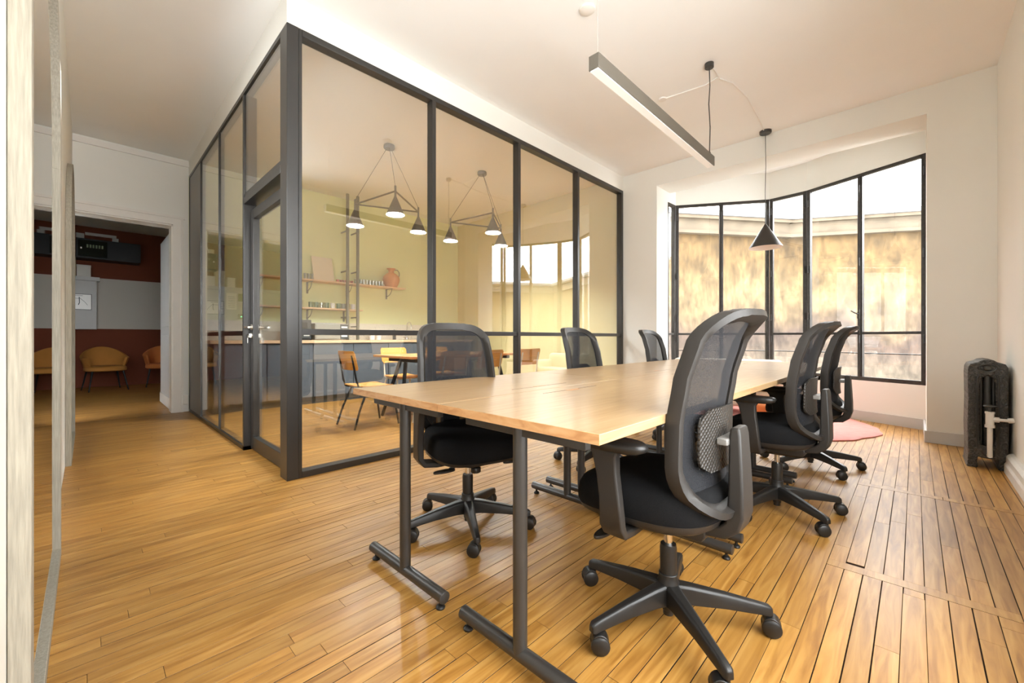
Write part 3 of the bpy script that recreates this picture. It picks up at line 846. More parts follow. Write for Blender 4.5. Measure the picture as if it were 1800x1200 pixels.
def make_office_chair():
    root = empty('office_chair')
    base = MB()
    base.lathe([(0.0, 0.045), (0.020, 0.045), (0.021, 0.075), (0.036, 0.085), (0.040, 0.105), (0.038, 0.135), (0.031, 0.150), (0.031, 0.172), (0.0, 0.172)], 24)
    for k in range(5):
        a = 2 * PI * k / 5; ca, sa = math.cos(a), math.sin(a)
        loops = []
        for r, zt, hh, w in ((0.02, 0.142, 0.068, 0.056), (0.07, 0.137, 0.060, 0.046), (0.18, 0.120, 0.046, 0.036), (0.285, 0.100, 0.034, 0.030), (0.312, 0.094, 0.032, 0.030), (0.322, 0.086, 0.022, 0.020)):
            loops.append([(r * ca - sa * yy, r * sa + ca * yy, zz) for yy, zz in ((-w / 2, zt - hh), (w / 2, zt - hh), (w / 2 * 0.94, zt - 0.008), (w / 2 * 0.6, zt), (-w / 2 * 0.6, zt), (-w / 2 * 0.94, zt - 0.008))])
        base.rings(loops)
    bo = base.build('star_base', 'plastic_black', root, 0.003, 2)
    for k in range(5):
        a = 2 * PI * k / 5; t = a + 0.9 + k * 1.7
        cx_, cy_ = 0.305 * math.cos(a), 0.305 * math.sin(a)
        dx, dy = math.cos(t), math.sin(t); off = 0.014
        cc = Vector((cx_ + dx * off, cy_ + dy * off, 0.029)); ax = Vector((-dy, dx, 0))
        mbc = MB()
        for sgn in (-1, 1):
            p = cc + ax * (0.006 * sgn); q = cc + ax * (0.026 * sgn)
            mbc.tube([p, p + ax * 0.003 * sgn, q - ax * 0.005 * sgn, q], [0.026, 0.029, 0.029, 0.022], 20)
        hood = [cc + ax * s for s in (-0.020, 0.020)]
        mbc.tube([hood[0] + Vector((0, 0, 0.008)), hood[1] + Vector((0, 0, 0.008))], [0.026, 0.026], 18)
        mbc.cyl((cx_, cy_, 0.03), (cx_, cy_, 0.080), 0.010, n=12)
        mbc.build('castor', 'plastic_black', bo, 0.0015, 1)
    MB().lathe([(0.0, 0.03), (0.017, 0.03), (0.017, 0.05), (0.0, 0.05)], 18).build('column_foot', 'plastic_black', root)
    MB().lathe([(0.0, 0.165), (0.0265, 0.165), (0.0275, 0.255), (0.025, 0.268), (0.0, 0.268)], 24).build('gas_column', 'plastic_black', root)
    MB().lathe([(0.0, 0.26), (0.0135, 0.26), (0.0135, 0.345), (0, 0.345)], 20).build('piston', 'chrome', root)
    mech = MB().rings([[(x * s, y * s, z) for x, y in ((-0.14, -0.055), (0.09, -0.07), (0.12, -0.04), (0.12, 0.04), (0.09, 0.07), (-0.14, 0.055))] for s, z in ((0.55, 0.318), (0.92, 0.332), (1.0, 0.350), (1.0, 0.376))]).build('mechanism', 'plastic', root, 0.004)
    MB().rings([[(0.10 + 0.018 * math.cos(a), -0.17 + 0.055 * math.sin(a), 0.330 + dz) for a in [2 * PI * k / 18 for k in range(18)]] for dz in (0, 0.011)]).cyl((0.09, -0.14, 0.338), (0.06, -0.06, 0.345), 0.007, n=8).build('lever', 'plastic_black', mech, 0.003)
    MB().rings([[(0.12 + 0.020 * math.cos(a), 0.20 + 0.060 * math.sin(a), 0.328 + dz) for a in [2 * PI * k / 18 for k in range(18)]] for dz in (0, 0.011)]).cyl((0.10, 0.16, 0.336), (0.06, 0.06, 0.345), 0.007, n=8).build('lever', 'plastic_black', mech, 0.003)
    kn = []
    for z in (0.300, 0.304, 0.322, 0.326):
        kn.append([((0.09 + (0.024 if z in (0.304, 0.322) else 0.021) * (1 + 0.05 * (k % 2)) * math.cos(2 * PI * k / 36)), (0.024 if z in (0.304, 0.322) else 0.021) * (1 + 0.05 * (k % 2)) * math.sin(2 * PI * k / 36), z) for k in range(36)])
    MB().rings(kn).build('tension_knob', 'plastic_black', mech)
    # seat
    def sup(sc_, z, n=44, droop=0.0):
        l = []
        for k in range(n):
            a = 2 * PI * k / n; ca, sa = math.cos(a), math.sin(a); e = 2 / 3.1
            x = 0.232 * abs(ca) ** e * (1 if ca > 0 else -1) * sc_; y = 0.245 * abs(sa) ** e * (1 if sa > 0 else -1) * sc_
            y *= (0.93 + 0.07 * (x / 0.232))
            zz = z - (0.030 * max(0, x / 0.232) ** 2.2) * droop + 0.010 * max(0, -x / 0.232) ** 2 * droop
            l.append((x + 0.045, y, zz))
        return l
    seat = MB().rings([sup(0.90, 0.396), sup(0.965, 0.402, droop=.3), sup(1.0, 0.424, droop=.6), sup(1.005, 0.452, droop=.9), sup(0.985, 0.482, droop=1), sup(0.93, 0.503, droop=1), sup(0.80, 0.515, droop=1), sup(0.45, 0.513, droop=1), sup(0.05, 0.510, droop=1)]).build('seat', 'fabric', root, sharp=60)
    MB().rings([sup(0.60, 0.372), sup(0.86, 0.380), sup(0.965, 0.396, droop=.3), sup(0.99, 0.414, droop=.5), sup(0.9, 0.416, droop=.5)]).build('seat_shell', 'plastic', seat, sharp=50)
    # backrest frame
    o = back_loop(0.0); inn = back_loop(0.036)
    loops = []
    for (ay, az), (by, bz) in zip(o, inn):
        ax_, bx_ = back_x(ay, az), back_x(by, bz)
        my, mz_ = (ay + by) / 2, (az + bz) / 2
        wd = 0.034
        loops.append([(ax_ + 0.012, ay * 0.985, az), (ax_ + 0.016, my, mz_), (bx_ + 0.006, by, bz), (bx_ - 0.010, by * 0.995, bz), (ax_ - wd * 1.0, my * 1.0, mz_), (ax_ - wd * 0.85, ay * 0.995, az), (ax_ - 0.008, ay * 1.006, az)])
    bk = MB().rings(loops + [loops[0]], False, False).build('backrest', 'plastic', root, sharp=50)
    # mesh
    vs = []; fs = []; n = len(inn)
    cz = (ZB0 + ZB1) / 2; R = 9
    for j in range(R + 1):
        u = 1 - j / R
        for (y, z) in inn:
            yy = y * u * 1.03; zz = cz + (z - cz) * u
            vs.append((back_x(yy, zz) + 0.002, yy, zz))
    for j in range(R):
        for k in range(n):
            fs.append((j * n + k, j * n + (k + 1) % n, (j + 1) * n + (k + 1) % n, (j + 1) * n + k))
    MB().add(vs, fs).build('mesh_panel', 'mesh_fabric', bk, sharp=80)
    # lumbar pad
    def lumb(yh, z0, z1, off, nz=8, ny=8, r=0.05):
        grid = []
        for j in range(nz + 1):
            z = z0 + (z1 - z0) * j / nz
            e = min(z - z0, z1 - z); cut = 0.0
            if e < r: cut = r - math.sqrt(max(0, r * r - (r - e) ** 2))
            row = []
            for k in range(ny + 1):
                y = (-yh + cut) + 2 * (yh - cut) * k / ny
                row.append((back_x(y * 0.9, z) - off, y, z))
            grid.append(row)
        return grid
    f1, f2 = lumb(0.140, 0.565, 0.755, 0.012), lumb(0.140, 0.565, 0.755, 0.020)
    mbl = MB()
    for g in (f1, f2): mbl.rings(g, False, False, closed=False)
    nz, ny = len(f1), len(f1[0]); NN = nz * ny
    rim = [(j, 0) for j in range(nz)] + [(nz - 1, k) for k in range(1, ny)] + [(j, ny - 1) for j in range(nz - 2, -1, -1)] + [(0, k) for k in range(ny - 2, 0, -1)]
    for (a, b), (c, d) in zip(rim, rim[1:] + rim[:1]): mbl.f.append((a * ny + b, c * ny + d, NN + c * ny + d, NN + a * ny + b))
    lo = mbl.build('lumbar_pad', 'lumbar', root, sharp=50)
    MB().box(-0.206, -0.174, -0.060, 0.060, 0.645, 0.666).build('lumbar_bracket', 'frame_panel', lo, 0.004)
    # J shaped spine
    path = [(0.02, 0.376), (-0.08, 0.374), (-0.145, 0.374), (-0.188, 0.382), (-0.214, 0.405), (-0.223, 0.44), (-0.224, 0.51), (-0.222, 0.59), (-0.220, 0.675), (-0.219, 0.698)]
    thk = [0.026, 0.030, 0.034, 0.040, 0.044, 0.046, 0.042, 0.038, 0.032, 0.026]
    wid = [0.080, 0.090, 0.098, 0.102, 0.104, 0.104, 0.100, 0.094, 0.086, 0.080]
    loops = []
    for i, (x, z) in enumerate(path):
        a = path[max(0, i - 1)]; b = path[min(len(path) - 1, i + 1)]
        t = Vector((b[0] - a[0], 0, b[1] - a[1])).normalized(); nn = Vector((t.z, 0, -t.x))
        P = Vector((x, 0, z)); h = thk[i] / 2; w = wid[i] / 2
        loops.append([tuple(P + nn * s1 * h + Vector((0, s2 * w, 0))) for s1, s2 in ((-1, -1), (-1, 1), (1, 1), (1, -1))])
    MB().rings(loops).build('spine', 'plastic', root, 0.007, 3, sharp=45)
    # armrests
    for sg in (-1, 1):
        pth = [((0.05, sg * 0.10, 0.366), 0.07, 0.022), ((0.05, sg * 0.20, 0.366), 0.075, 0.024), ((0.048, sg * 0.258, 0.374), 0.078, 0.026), ((0.046, sg * 0.277, 0.402), 0.078, 0.028), ((0.050, sg * 0.279, 0.48), 0.070, 0.030), ((0.060, sg * 0.280, 0.56), 0.070, 0.031), ((0.068, sg * 0.280, 0.612), 0.082, 0.032), ((0.070, sg * 0.280, 0.632), 0.110, 0.034)]
        loops = []
        for i, (p, w, t_) in enumerate(pth):
            a = Vector(pth[max(0, i - 1)][0]); b = Vector(pth[min(len(pth) - 1, i + 1)][0]); t = (b - a); t.x = 0; t.normalize()
            nn = Vector((0, -t.z, t.y)); P = Vector(p)
            loops.append([tuple(P + nn * s1 * t_ / 2 + Vector((s2 * w / 2, 0, 0))) for s1, s2 in ((-1, -1), (-1, 1), (1, 1), (1, -1))])
        arm = MB().rings(loops).build('armrest', 'plastic', root, 0.006, 3, sharp=45)
        pad = []
        for z, s in ((0.630, 0.80), (0.638, 0.95), (0.650, 1.0), (0.658, 0.97), (0.663, 0.88)):
            pad.append([(0.055 + 0.118 * s * abs(math.cos(a)) ** 0.7 * (1 if math.cos(a) > 0 else -1), sg * 0.275 + 0.043 * s * abs(math.sin(a)) ** 0.7 * (1 if math.sin(a) > 0 else -1), z) for a in [2 * PI * k / 28 for k in range(28)]])
        MB().rings(pad).build('pad', 'plastic_black', arm, sharp=50)
    return root
chair0 = make_office_chair()
OC = [(-0.60, 1.378, 179, 178, 'black office chair at the near radiator-side desk, closest to the camera'),
      (-0.553, 2.697, 178, 179, 'black office chair at the middle desk on the radiator side'),
      (-0.562, 3.795, 180, 172, 'black office chair at the window-end desk, its castors near the pink rug'),
      (-1.645, 1.365, -14, 184, 'black mesh office chair at the near desk, backed against the glass partition'),
      (-1.75, 2.75, 0, 205, 'mesh office chair at the middle desk, backed against the glass partition'),
      (-1.75, 4.03, 3, 197, 'mesh office chair at the window-end desk, backed against the partition end')]
for i, (x, y, hd, star, lab) in enumerate(OC):
    o = chair0 if i == 0 else copy_tree(chair0)
    o.location = (x, y, 0); o.rotation_euler = (0, 0, math.radians(hd))
    for ch in o.children:
        if ch.name.startswith('star_base'): ch.rotation_euler = (0, 0, math.radians(star - hd))
    tag(o, lab, 'office chair', 'six office chairs around the desks')

# ------------------------------------------------------------------ lamps over the desks
t = empty('linear_pendant_light', (-1.25, 1.92, 0), 0, 'long dark bar lamp hanging over the desks', 'lamp')
B(-0.032, 0.032, 0, 1.80, 2.425, 2.505).build('housing', 'lamp_grey', t, 0.002, 1)
B(-0.025, 0.025, 0.006, 1.794, 2.419, 2.426).build('diffuser', 'diffuser', t, smooth=False)
MB().cyl((0, 0.04, 2.505), (0, 0.04, ZC), 0.0015, n=6).cyl((0, 0.04, 2.505), (0, 0.04, 2.53), 0.008, n=10).build('wire', 'silver', t)
MB().cyl((0, 1.77, 2.505), (0, 1.77, 2.54), 0.010, n=10).tube([(0, 1.77, 2.53), (0.006, 1.768, 2.75), (-0.004, 1.766, 2.95), (0.004, 1.768, 3.10), (0, 1.765, ZC - 0.03)], 0.0045, 8).build('cord', 'cord_dark', t)
MB().lathe([(0, ZC), (0.036, ZC), (0.036, ZC - 0.035), (0.030, ZC - 0.04), (0, ZC - 0.04)], 24, (0, 1.765, 0)).build('canopy', 'lamp_dark', t)
def cable_ceiling(pts, lab):
    tag(MB().tube(pts, 0.006, 8).build('ceiling_cable', 'cord_white'), lab, 'cable')
zc = ZC - 0.007
cable_ceiling([(-1.25, 3.72, zc), (-1.24, 3.80, zc), (-1.25, 3.92, zc), (-1.38, 3.96, zc), (-1.60, 3.93, zc), (-1.74, 3.91, zc)], 'white cable on the ceiling ending in a small disc')
cable_ceiling([(-1.25, 3.95, zc), (-1.19, 4.10, zc), (-1.16, 4.45, zc), (-1.18, 4.9, zc), (-1.21, 5.28, zc)], 'white cable on the ceiling running to the cone pendant')
tag(MB().lathe([(0, ZC), (0.038, ZC), (0.036, ZC - 0.012), (0, ZC - 0.014)], 24, (-1.76, 3.91, 0)).build('ceiling_rose', 'white_paint'), 'small white disc on the ceiling at the cable end', 'ceiling rose')
tag(MB().lathe([(0, ZC), (0.055, ZC), (0.053, ZC - 0.012), (0.03, ZC - 0.02), (0, ZC - 0.02)], 28, (-1.66, 2.47, 0)).build('smoke_detector', 'white_paint'), 'round white smoke detector on the ceiling by the bar lamp', 'smoke detector')

t = empty('pendant_lamp', (-1.205, 5.33, 0), 0, 'dark cone pendant hanging in front of the bay window', 'lamp')
MB().lathe([(0, ZC), (0.060, ZC), (0.060, ZC - 0.022), (0.054, ZC - 0.03), (0, ZC - 0.03)], 28).build('canopy', 'lamp_dark', t)
MB().tube([(0, 0, ZC - 0.03), (0.004, 0, 2.9), (-0.003, 0.002, 2.6), (0, 0, 2.24)], 0.003, 6).build('cord', 'cord_dark', t)
MB().lathe([(0.008, 2.245), (0.014, 2.235), (0.165, 1.985), (0.166, 1.978)], 40, cap=False).build('shade', 'lamp_dark', t, sharp=60)
MB().lathe([(0.010, 2.225), (0.160, 1.981), (0.166, 1.978)], 40, cap=False).build('shade_lining', 'lamp_inner', t, sharp=60)
MB().lathe([(0, 2.03), (0.022, 2.035), (0.03, 2.06), (0.022, 2.09), (0.012, 2.11), (0.0, 2.112)], 18).build('bulb', 'ceramic_white', t)

# kitchen triple-cone lamps
def triple_lamp(cx, cy, rot, lab):
    t = empty('triple_cone_pendant', (cx, cy, 0), rot, lab, 'lamp', 'triple cone pendants over the kitchen table')
    MB().lathe([(0, ZC), (0.062, ZC), (0.066, ZC - 0.01), (0.066, ZC - 0.035), (0.058, ZC - 0.045), (0, ZC - 0.045)], 28, (0.08, -0.02, 0)).build('canopy', 'lamp_grey', t)
    R = 0.45; J = [(R * math.cos(a), R * math.sin(a)) for a in (0, 2 * PI / 3, 4 * PI / 3)]
    ZJ = 2.62
    for i in range(3):
        x, y = J[i]; x2, y2 = J[(i + 1) % 3]
        MB().cyl((x, y, ZJ), (x2, y2, ZJ), 0.010, n=8).build('bar', 'lamp_grey', t)
        MB().cyl((0.08 + x * 0.08, -0.02 + y * 0.08, ZC - 0.045), (x, y, ZJ + 0.05), 0.003, n=6).build('wire', 'cord_dark', t)
        MB().cyl((x, y, ZJ - 0.07), (x, y, ZJ + 0.06), 0.012, n=10).build('socket', 'lamp_grey', t)
        MB().lathe([(0.012, ZJ - 0.06), (0.100, ZJ - 0.265), (0.100, ZJ - 0.268)], 28, (x, y, 0), cap=False).build('shade', 'lamp_grey', t, sharp=60)
        MB().lathe([(0.010, ZJ - 0.075), (0.096, ZJ - 0.262), (0.100, ZJ - 0.268)], 28, (x, y, 0), cap=False).build('shade_lining', 'lamp_inner', t, sharp=60)
        MB().lathe([(0, ZJ - 0.23), (0.022, ZJ - 0.225), (0.028, ZJ - 0.20), (0.018, ZJ - 0.16), (0, ZJ - 0.155)], 16, (x, y, 0)).build('bulb', 'bulb', t)
triple_lamp(-4.62, 2.60, math.radians(-22), 'triple cone pendant near the kitchen corner, above the table end')
triple_lamp(-4.42, 3.92, math.radians(-22), 'triple cone pendant further along the kitchen table, towards the yellow wall')

# ------------------------------------------------------------------ radiator
t = empty('radiator', (0.385, 4.62, 0), 0, 'ornate black cast iron radiator in the corner', 'radiator')
def rad_section(y0, y1, pierced=True):
    hw = 0.098
    out = [(-hw, 0.10), (-hw - 0.004, 0.02), (-hw - 0.010, 0.0), (-hw + 0.05, 0.0), (-hw + 0.045, 0.04), (-hw + 0.05, 0.085), (-0.03, 0.075), (0.03, 0.075), (hw - 0.05, 0.085), (hw - 0.045, 0.04), (hw - 0.05, 0.0), (hw + 0.010, 0.0), (hw + 0.004, 0.02), (hw, 0.10),
           (hw + 0.004, 0.30), (hw, 0.50), (hw + 0.003, 0.70), (hw, 0.745), (hw - 0.012, 0.772), (0.05, 0.785), (0.03, 0.80), (0.0, 0.806), (-0.03, 0.80), (-0.05, 0.785), (-hw + 0.012, 0.772), (-hw, 0.745), (-hw - 0.003, 0.70), (-hw, 0.50), (-hw - 0.004, 0.30)]
    hole = [(0.030, 0.17), (0.038, 0.22), (0.038, 0.62), (0.026, 0.67), (0.0, 0.685), (-0.026, 0.67), (-0.038, 0.62), (-0.038, 0.22), (-0.030, 0.17), (0, 0.16)]
    bm = bmesh.new()
    def loop(pts, y): return [bm.verts.new((x, y, z)) for x, z in pts]
    o = loop(out, y0)
    rims = [o, loop(hole, y0)] if pierced else [o]
    es = [bm.edges.new((a, b)) for l in rims for a, b in zip(l, l[1:] + l[:1])]
    r = bmesh.ops.triangle_fill(bm, use_beauty=True, use_dissolve=False, edges=es)
    fs = [g for g in r['geom'] if isinstance(g, bmesh.types.BMFace)]
    ex = bmesh.ops.extrude_face_region(bm, geom=fs)
    vv = [g for g in ex['geom'] if isinstance(g, bmesh.types.BMVert)]
    bmesh.ops.translate(bm, verts=vv, vec=(0, y1 - y0, 0))
    bmesh.ops.recalc_face_normals(bm, faces=bm.faces)
    me = bpy.data.meshes.new('section'); bm.to_mesh(me); bm.free()
    for p in me.polygons: p.use_smooth = True
    me.set_sharp_from_angle(angle=math.radians(35)); me.materials.append(MATS['iron_ornate'])
    o = bpy.data.objects.new('section', me); COL.objects.link(o); o.parent = t
    md = o.modifiers.new('bevel', 'BEVEL'); md.width = 0.009; md.segments = 2; md.limit_method = 'ANGLE'; md.angle_limit = math.radians(60)
    return o
s0 = rad_section(0, 0.056)
s1 = rad_section(0.060, 0.116, False)
MB().cyl((0, 0.034, 0.16), (0, 0.034, 0.69), 0.020, n=14).build('column', 'iron', t)
for sx in (-1, 1): MB().cyl((sx * 0.030, 0.048, 0.16), (sx * 0.030, 0.048, 0.69), 0.010, n=10).build('column', 'iron', t)
for k in range(1, 5):
    s = s1.copy(); COL.objects.link(s); s.parent = t; s.location.y = k * 0.060
def ring_tube(c, rx, rz, r, n=24):
    pts = [(c[0] + rx * math.cos(2 * PI * k / n), c[1], c[2] + rz * math.sin(2 * PI * k / n)) for k in range(n + 1)]
    return MB().tube(pts, r, 8, False)
med = ring_tube((0, -0.001, 0.742), 0.042, 0.028, 0.006)
med.lathe([(0, -0.012), (0.012, -0.010), (0.020, -0.003), (0.022, 0.002), (0, 0.002)], 18, (0, 0, 0.742), 'y')
med.build('medallion', 'iron', t)
bd = MB()
for sx in (-1, 1):
    bd.tube([(sx * 0.052, -0.001, 0.15), (sx * 0.052, -0.002, 0.66), (sx * 0.042, -0.002, 0.695)], 0.006, 8)
    for z in (0.66, 0.58, 0.50, 0.42, 0.34, 0.26, 0.18):
        bd.v += []; bd.tube([(sx * (0.078 + 0.014 * math.cos(a)), -0.001, z + 0.026 * math.sin(a)) for a in [2 * PI * k / 12 * 0.82 for k in range(12)]], 0.0045, 6)
bd.build('scrollwork', 'iron', t)
MB().lathe([(0, -0.010), (0.024, -0.008), (0.032, 0.0), (0.032, 0.004), (0, 0.004)], 20, (0, 0, 0.125), 'y').build('boss', 'iron', t)
v = MB().cyl((0.005, -0.055, 0.10), (0.005, -0.055, 0.36), 0.014, n=14).cyl((0.005, -0.055, 0.33), (0.005, -0.055, 0.42), 0.022, n=14).cyl((0.005, -0.055, 0.315), (0.005, -0.055, 0.335), 0.026, n=8).cyl((0.005, -0.055, 0.415), (0.005, -0.055, 0.43), 0.025, n=8)
v.cyl((0.005, -0.055, 0.375), (0.112, -0.055, 0.375), 0.011, n=12).cyl((0.02, -0.055, 0.375), (0.05, -0.055, 0.375), 0.019, n=8).cyl((0.09, -0.055, 0.375), (0.118, -0.055, 0.38), 0.018, n=10).tube([(0.005, -0.055, 0.115), (0.005, -0.05, 0.105), (0.005, 0.002, 0.105)], 0.013, 10)
v.build('valve_pipe', 'white_paint', t)
MB().cyl((0.005, -0.055, 0.43), (0.005, -0.055, 0.465), 0.009, n=10).lathe([(0, 0.462), (0.030, 0.464), (0.036, 0.470), (0.030, 0.477), (0, 0.478)], 20, (0.005, -0.055, 0)).build('valve_wheel', 'iron', t)

# ------------------------------------------------------------------ rug, sofa, floor cushion
rr = random.Random(3)
ph = [rr.uniform(0, 6) for _ in range(4)]
def rugr(a): return 0.965 + 0.012 * math.sin(7 * a + ph[0]) + 0.008 * math.sin(13 * a + ph[1]) + 0.006 * math.sin(23 * a + ph[2])
NR = 120
loops = []
for s, z in ((1.0, 0.0015), (1.0, 0.012), (0.985, 0.017), (0.9, 0.018), (0.5, 0.018), (0.02, 0.018)):
    loops.append([(s * rugr(2 * PI * k / NR) * math.cos(2 * PI * k / NR), s * rugr(2 * PI * k / NR) * math.sin(2 * PI * k / NR), z) for k in range(NR)])
rug = MB().rings(loops).build('round_rug', 'rug', sharp=60); rug.location = (-1.21, 5.55, 0)
tag(rug, 'round salmon pink rug with a scalloped edge', 'rug')
sf = empty('sofa', (-1.80, 5.86, 0.018), math.radians(12), 'low beige sofa standing in the bay behind the desks', 'sofa')
B(-0.62, 0.62, -0.30, 0.20, 0.10, 0.30).build('sofa_base', 'sofa', sf, 0.03, 3)
B(-0.55, 0.55, -0.32, 0.10, 0.30, 0.42).build('seat_cushion', 'sofa', sf, 0.045, 4)
B(-0.66, 0.66, 0.06, 0.24, 0.12, 0.665).build('back_cushion', 'sofa', sf, 0.07, 5)
for sx in (-1, 1): B(min(sx * 0.53, sx * 0.68), max(sx * 0.53, sx * 0.68), -0.30, 0.14, 0.10, 0.55).build('arm', 'sofa', sf, 0.05, 4)
for sx in (-0.55, 0.55):
    for yy in (-0.25, 0.15): MB().cyl((sx, yy, 0), (sx, yy, 0.11), 0.018, 0.024, 12).build('leg', 'black_steel', sf)
tag(MB().rings([[(-1.17 + 0.27 * s * math.cos(2 * PI * k / 40), 5.62 + 0.27 * s * math.sin(2 * PI * k / 40), z) for k in range(40)] for s, z in ((0.86, 0.019), (0.97, 0.05), (1.0, 0.10), (0.98, 0.17), (0.90, 0.205), (0.5, 0.225), (0.03, 0.228))]).build('floor_pouf', 'orange_fabric', sharp=60), 'flat orange pouf lying on the pink rug', 'pouf')

# ------------------------------------------------------------------ kitchen: worktop, cabinets, shelves
KX = XD
cw = 0.60; y = 1.10; k = 0
CABL = ['first', 'second', 'third', 'fourth', 'fifth', 'sixth', 'seventh']
while y < 5.2:
    c = empty('base_cabinet', (KX + 0.30, y, 0), 0, 'dark blue-grey kitchen base cabinet, %s from the doorway end' % CABL[k], 'cabinet', 'kitchen base cabinets under the worktop')
    B(-0.29, 0.26, 0.002, cw - 0.002, 0.10, 0.885).build('body', 'cabinet', c)
    B(-0.27, 0.21, 0.002, cw - 0.002, 0.0, 0.10).build('plinth', 'appliance_dark', c)
    B(0.261, 0.281, 0.006, cw - 0.006, 0.11, 0.875).build('door', 'cabinet', c, 0.002)
    y += cw; k += 1
tag(B(KX + 0.002, KX + 0.61, 1.06, 5.32, 0.888, 0.93).build('worktop', 'shelf_wood', None, 0.003), 'pale wooden worktop along the green kitchen wall', 'worktop')
tag(B(KX + 0.001, KX + 0.018, 1.06, 5.32, 0.931, 1.21).build('backsplash', 'terrazzo', None, 0.002), 'white terrazzo splashback above the kitchen worktop', 'splashback')
def shelf(y0, y1, z, brs, lab):
    t = empty('wall_shelf', (KX, y0, z), 0, lab, 'shelf', 'wooden wall shelves in the kitchen')
    B(0.002, 0.25, 0, y1 - y0, -0.022, 0.0).build('board', 'shelf_wood', t, 0.002)
    for by in brs:
        b = by - y0
        MB().box(0.001, 0.008, b - 0.014, b + 0.014, -0.20, -0.023).box(0.001, 0.22, b - 0.014, b + 0.014, -0.029, -0.023).tube([(0.20, b, -0.03), (0.18, b, -0.08), (0.13, b, -0.125), (0.06, b, -0.15), (0.008, b, -0.155)], 0.005, 6).build('bracket', 'bracket_steel', t)
S1, S2 = 1.862, 1.432
shelf(1.55, 4.03, S1, (1.75, 2.42, 3.05, 3.78), 'long upper wooden shelf with the terracotta jug')
shelf(1.55, 3.22, S2, (1.75, 2.42, 3.0), 'short lower wooden shelf with plates and mugs')
for yy, lab in ((2.945, 'grey riser pipe beside the shelves, nearer the doorway'), (3.115, 'grey riser pipe crossing the shelves, nearer the jug')):
    t = empty('riser_pipe', (KX + 0.275, yy, 0), 0, lab, 'pipe', 'riser pipes in front of the kitchen shelves')
    MB().cyl((0, 0, 0.93), (0, 0, ZC), 0.024, n=16).build('pipe', 'pipe_paint', t)
    for z in (1.15, 1.30, 2.05, 2.70): MB().box(-0.245, 0.0, -0.006, 0.006, z - 0.01, z + 0.01).tube([(0.027 * math.cos(2 * PI * k / 12), 0.027 * math.sin(2 * PI * k / 12), z) for k in range(13)], 0.005, 6, False).build('clip', 'pipe_paint', t)
# things on the shelves
bd = B(-0.008, 0.008, -0.165, 0.165, 0, 0.40).build('blank_board', 'canvas', None, 0.002); bd.location = (KX + 0.14, 2.63, S1 + 0.001); bd.rotation_euler = (0, math.radians(-14), math.radians(4))
tag(bd, 'blank cream board leaning on the upper kitchen shelf', 'board')
jug = empty('terracotta_jug', (KX + 0.14, 3.80, S1), 0, 'round terracotta jug at the end of the upper shelf', 'jug')
MB().lathe([(0, 0.001), (0.085, 0.001), (0.105, 0.02), (0.138, 0.09), (0.148, 0.14), (0.135, 0.195), (0.095, 0.235), (0.052, 0.262), (0.044, 0.285), (0.058, 0.315), (0.080, 0.338), (0.074, 0.338), (0.040, 0.29), (0.045, 0.265), (0.09, 0.225), (0.0, 0.20)], 36).build('body', 'terracotta', jug, sharp=60)
MB().tube([(0.0, 0.055, 0.318), (0.0, 0.12, 0.325), (0.0, 0.158, 0.285), (0.0, 0.162, 0.235), (0.0, 0.14, 0.185)], 0.008, 8).build('handle', 'bracket_steel', jug)
def glass_at(x, y, z, r, h, m, name, lab, cat, grp, n=14, wall=0.003):
    o = MB().lathe([(0, 0.001), (r * 0.86, 0.001), (r, h), (r - wall, h), (r * 0.86 - wall, 0.008), (0, 0.008)], n).build(name, m)
    o.location = (x, y, z); return tag(o, lab, cat, grp)
ORD = ['first', 'second', 'third', 'fourth', 'fifth', 'sixth', 'seventh', 'eighth', 'ninth']
for j in range(9):
    for i in range(2): glass_at(KX + 0.09 + 0.085 * i, 3.16 + j * 0.056, S1, 0.025, 0.088, 'glass_cup', 'drinking_glass', 'clear tumbler in the %s row, %s from the terracotta jug' % (('wall-side', 'front')[i], ORD[8 - j]), 'glass', 'clear tumblers on the upper shelf')
for j in range(5):
    glass_at(KX + 0.15, 2.84 + j * 0.058, S1, 0.025, 0.045, 'glass_red', 'tealight_holder', 'small red glass holder, %s from the leaning board' % ORD[j], 'candle holder', 'red glass holders on the upper shelf')
for j in range(3): glass_at(KX + 0.17, 2.33 + j * 0.052, S1, 0.021, 0.09, 'appliance', 'spice_jar', 'small grey jar on the upper shelf, %s from the leaning board' % ORD[2 - j], 'jar', 'grey jars on the upper shelf')
for j in range(7):
    o = MB().lathe([(0, 0.0), (0.075, 0.0), (0.125, 0.010), (0.125, 0.014), (0.0, 0.006)], 28).build('dinner_plate', 'ceramic_white'); o.location = (KX + 0.135, 2.18, S2 + 0.001 + j * 0.0145)
    tag(o, 'white plate in the pile on the lower shelf, %s from the bottom' % ORD[j], 'plate', 'white plates on the lower shelf')
MUG = [(2.42, 'ceramic_green', 'dark green mug closest to the plates'), (2.50, 'ceramic_green', 'green mug second from the plates'), (2.58, 'glass_cup', 'clear cup between the green mugs'), (2.66, 'ceramic_green', 'green mug just before the white mug'), (2.755, 'ceramic_white', 'white mug in the middle of the lower shelf'), (2.85, 'ceramic_green', 'green mug right after the white mug'), (2.93, 'appliance', 'grey beaker behind the riser pipes'), (3.0, 'glass_cup', 'clear glass between the riser pipes'), (3.09, 'ceramic_white', 'white mug at the end of the lower shelf')]
for yy, m, lab in MUG:
    t = empty('mug', (KX + 0.16, yy, S2), 0, lab, 'mug', 'mugs and cups on the lower shelf')
    MB().lathe([(0, 0.001), (0.033, 0.001), (0.037, 0.088), (0.034, 0.088), (0.030, 0.008), (0, 0.008)], 20).build('cup', m, t)
    MB().tube([(0.034, 0, 0.07), (0.056, 0, 0.066), (0.058, 0, 0.035), (0.033, 0, 0.025)], 0.004, 6).build('handle', m, t)
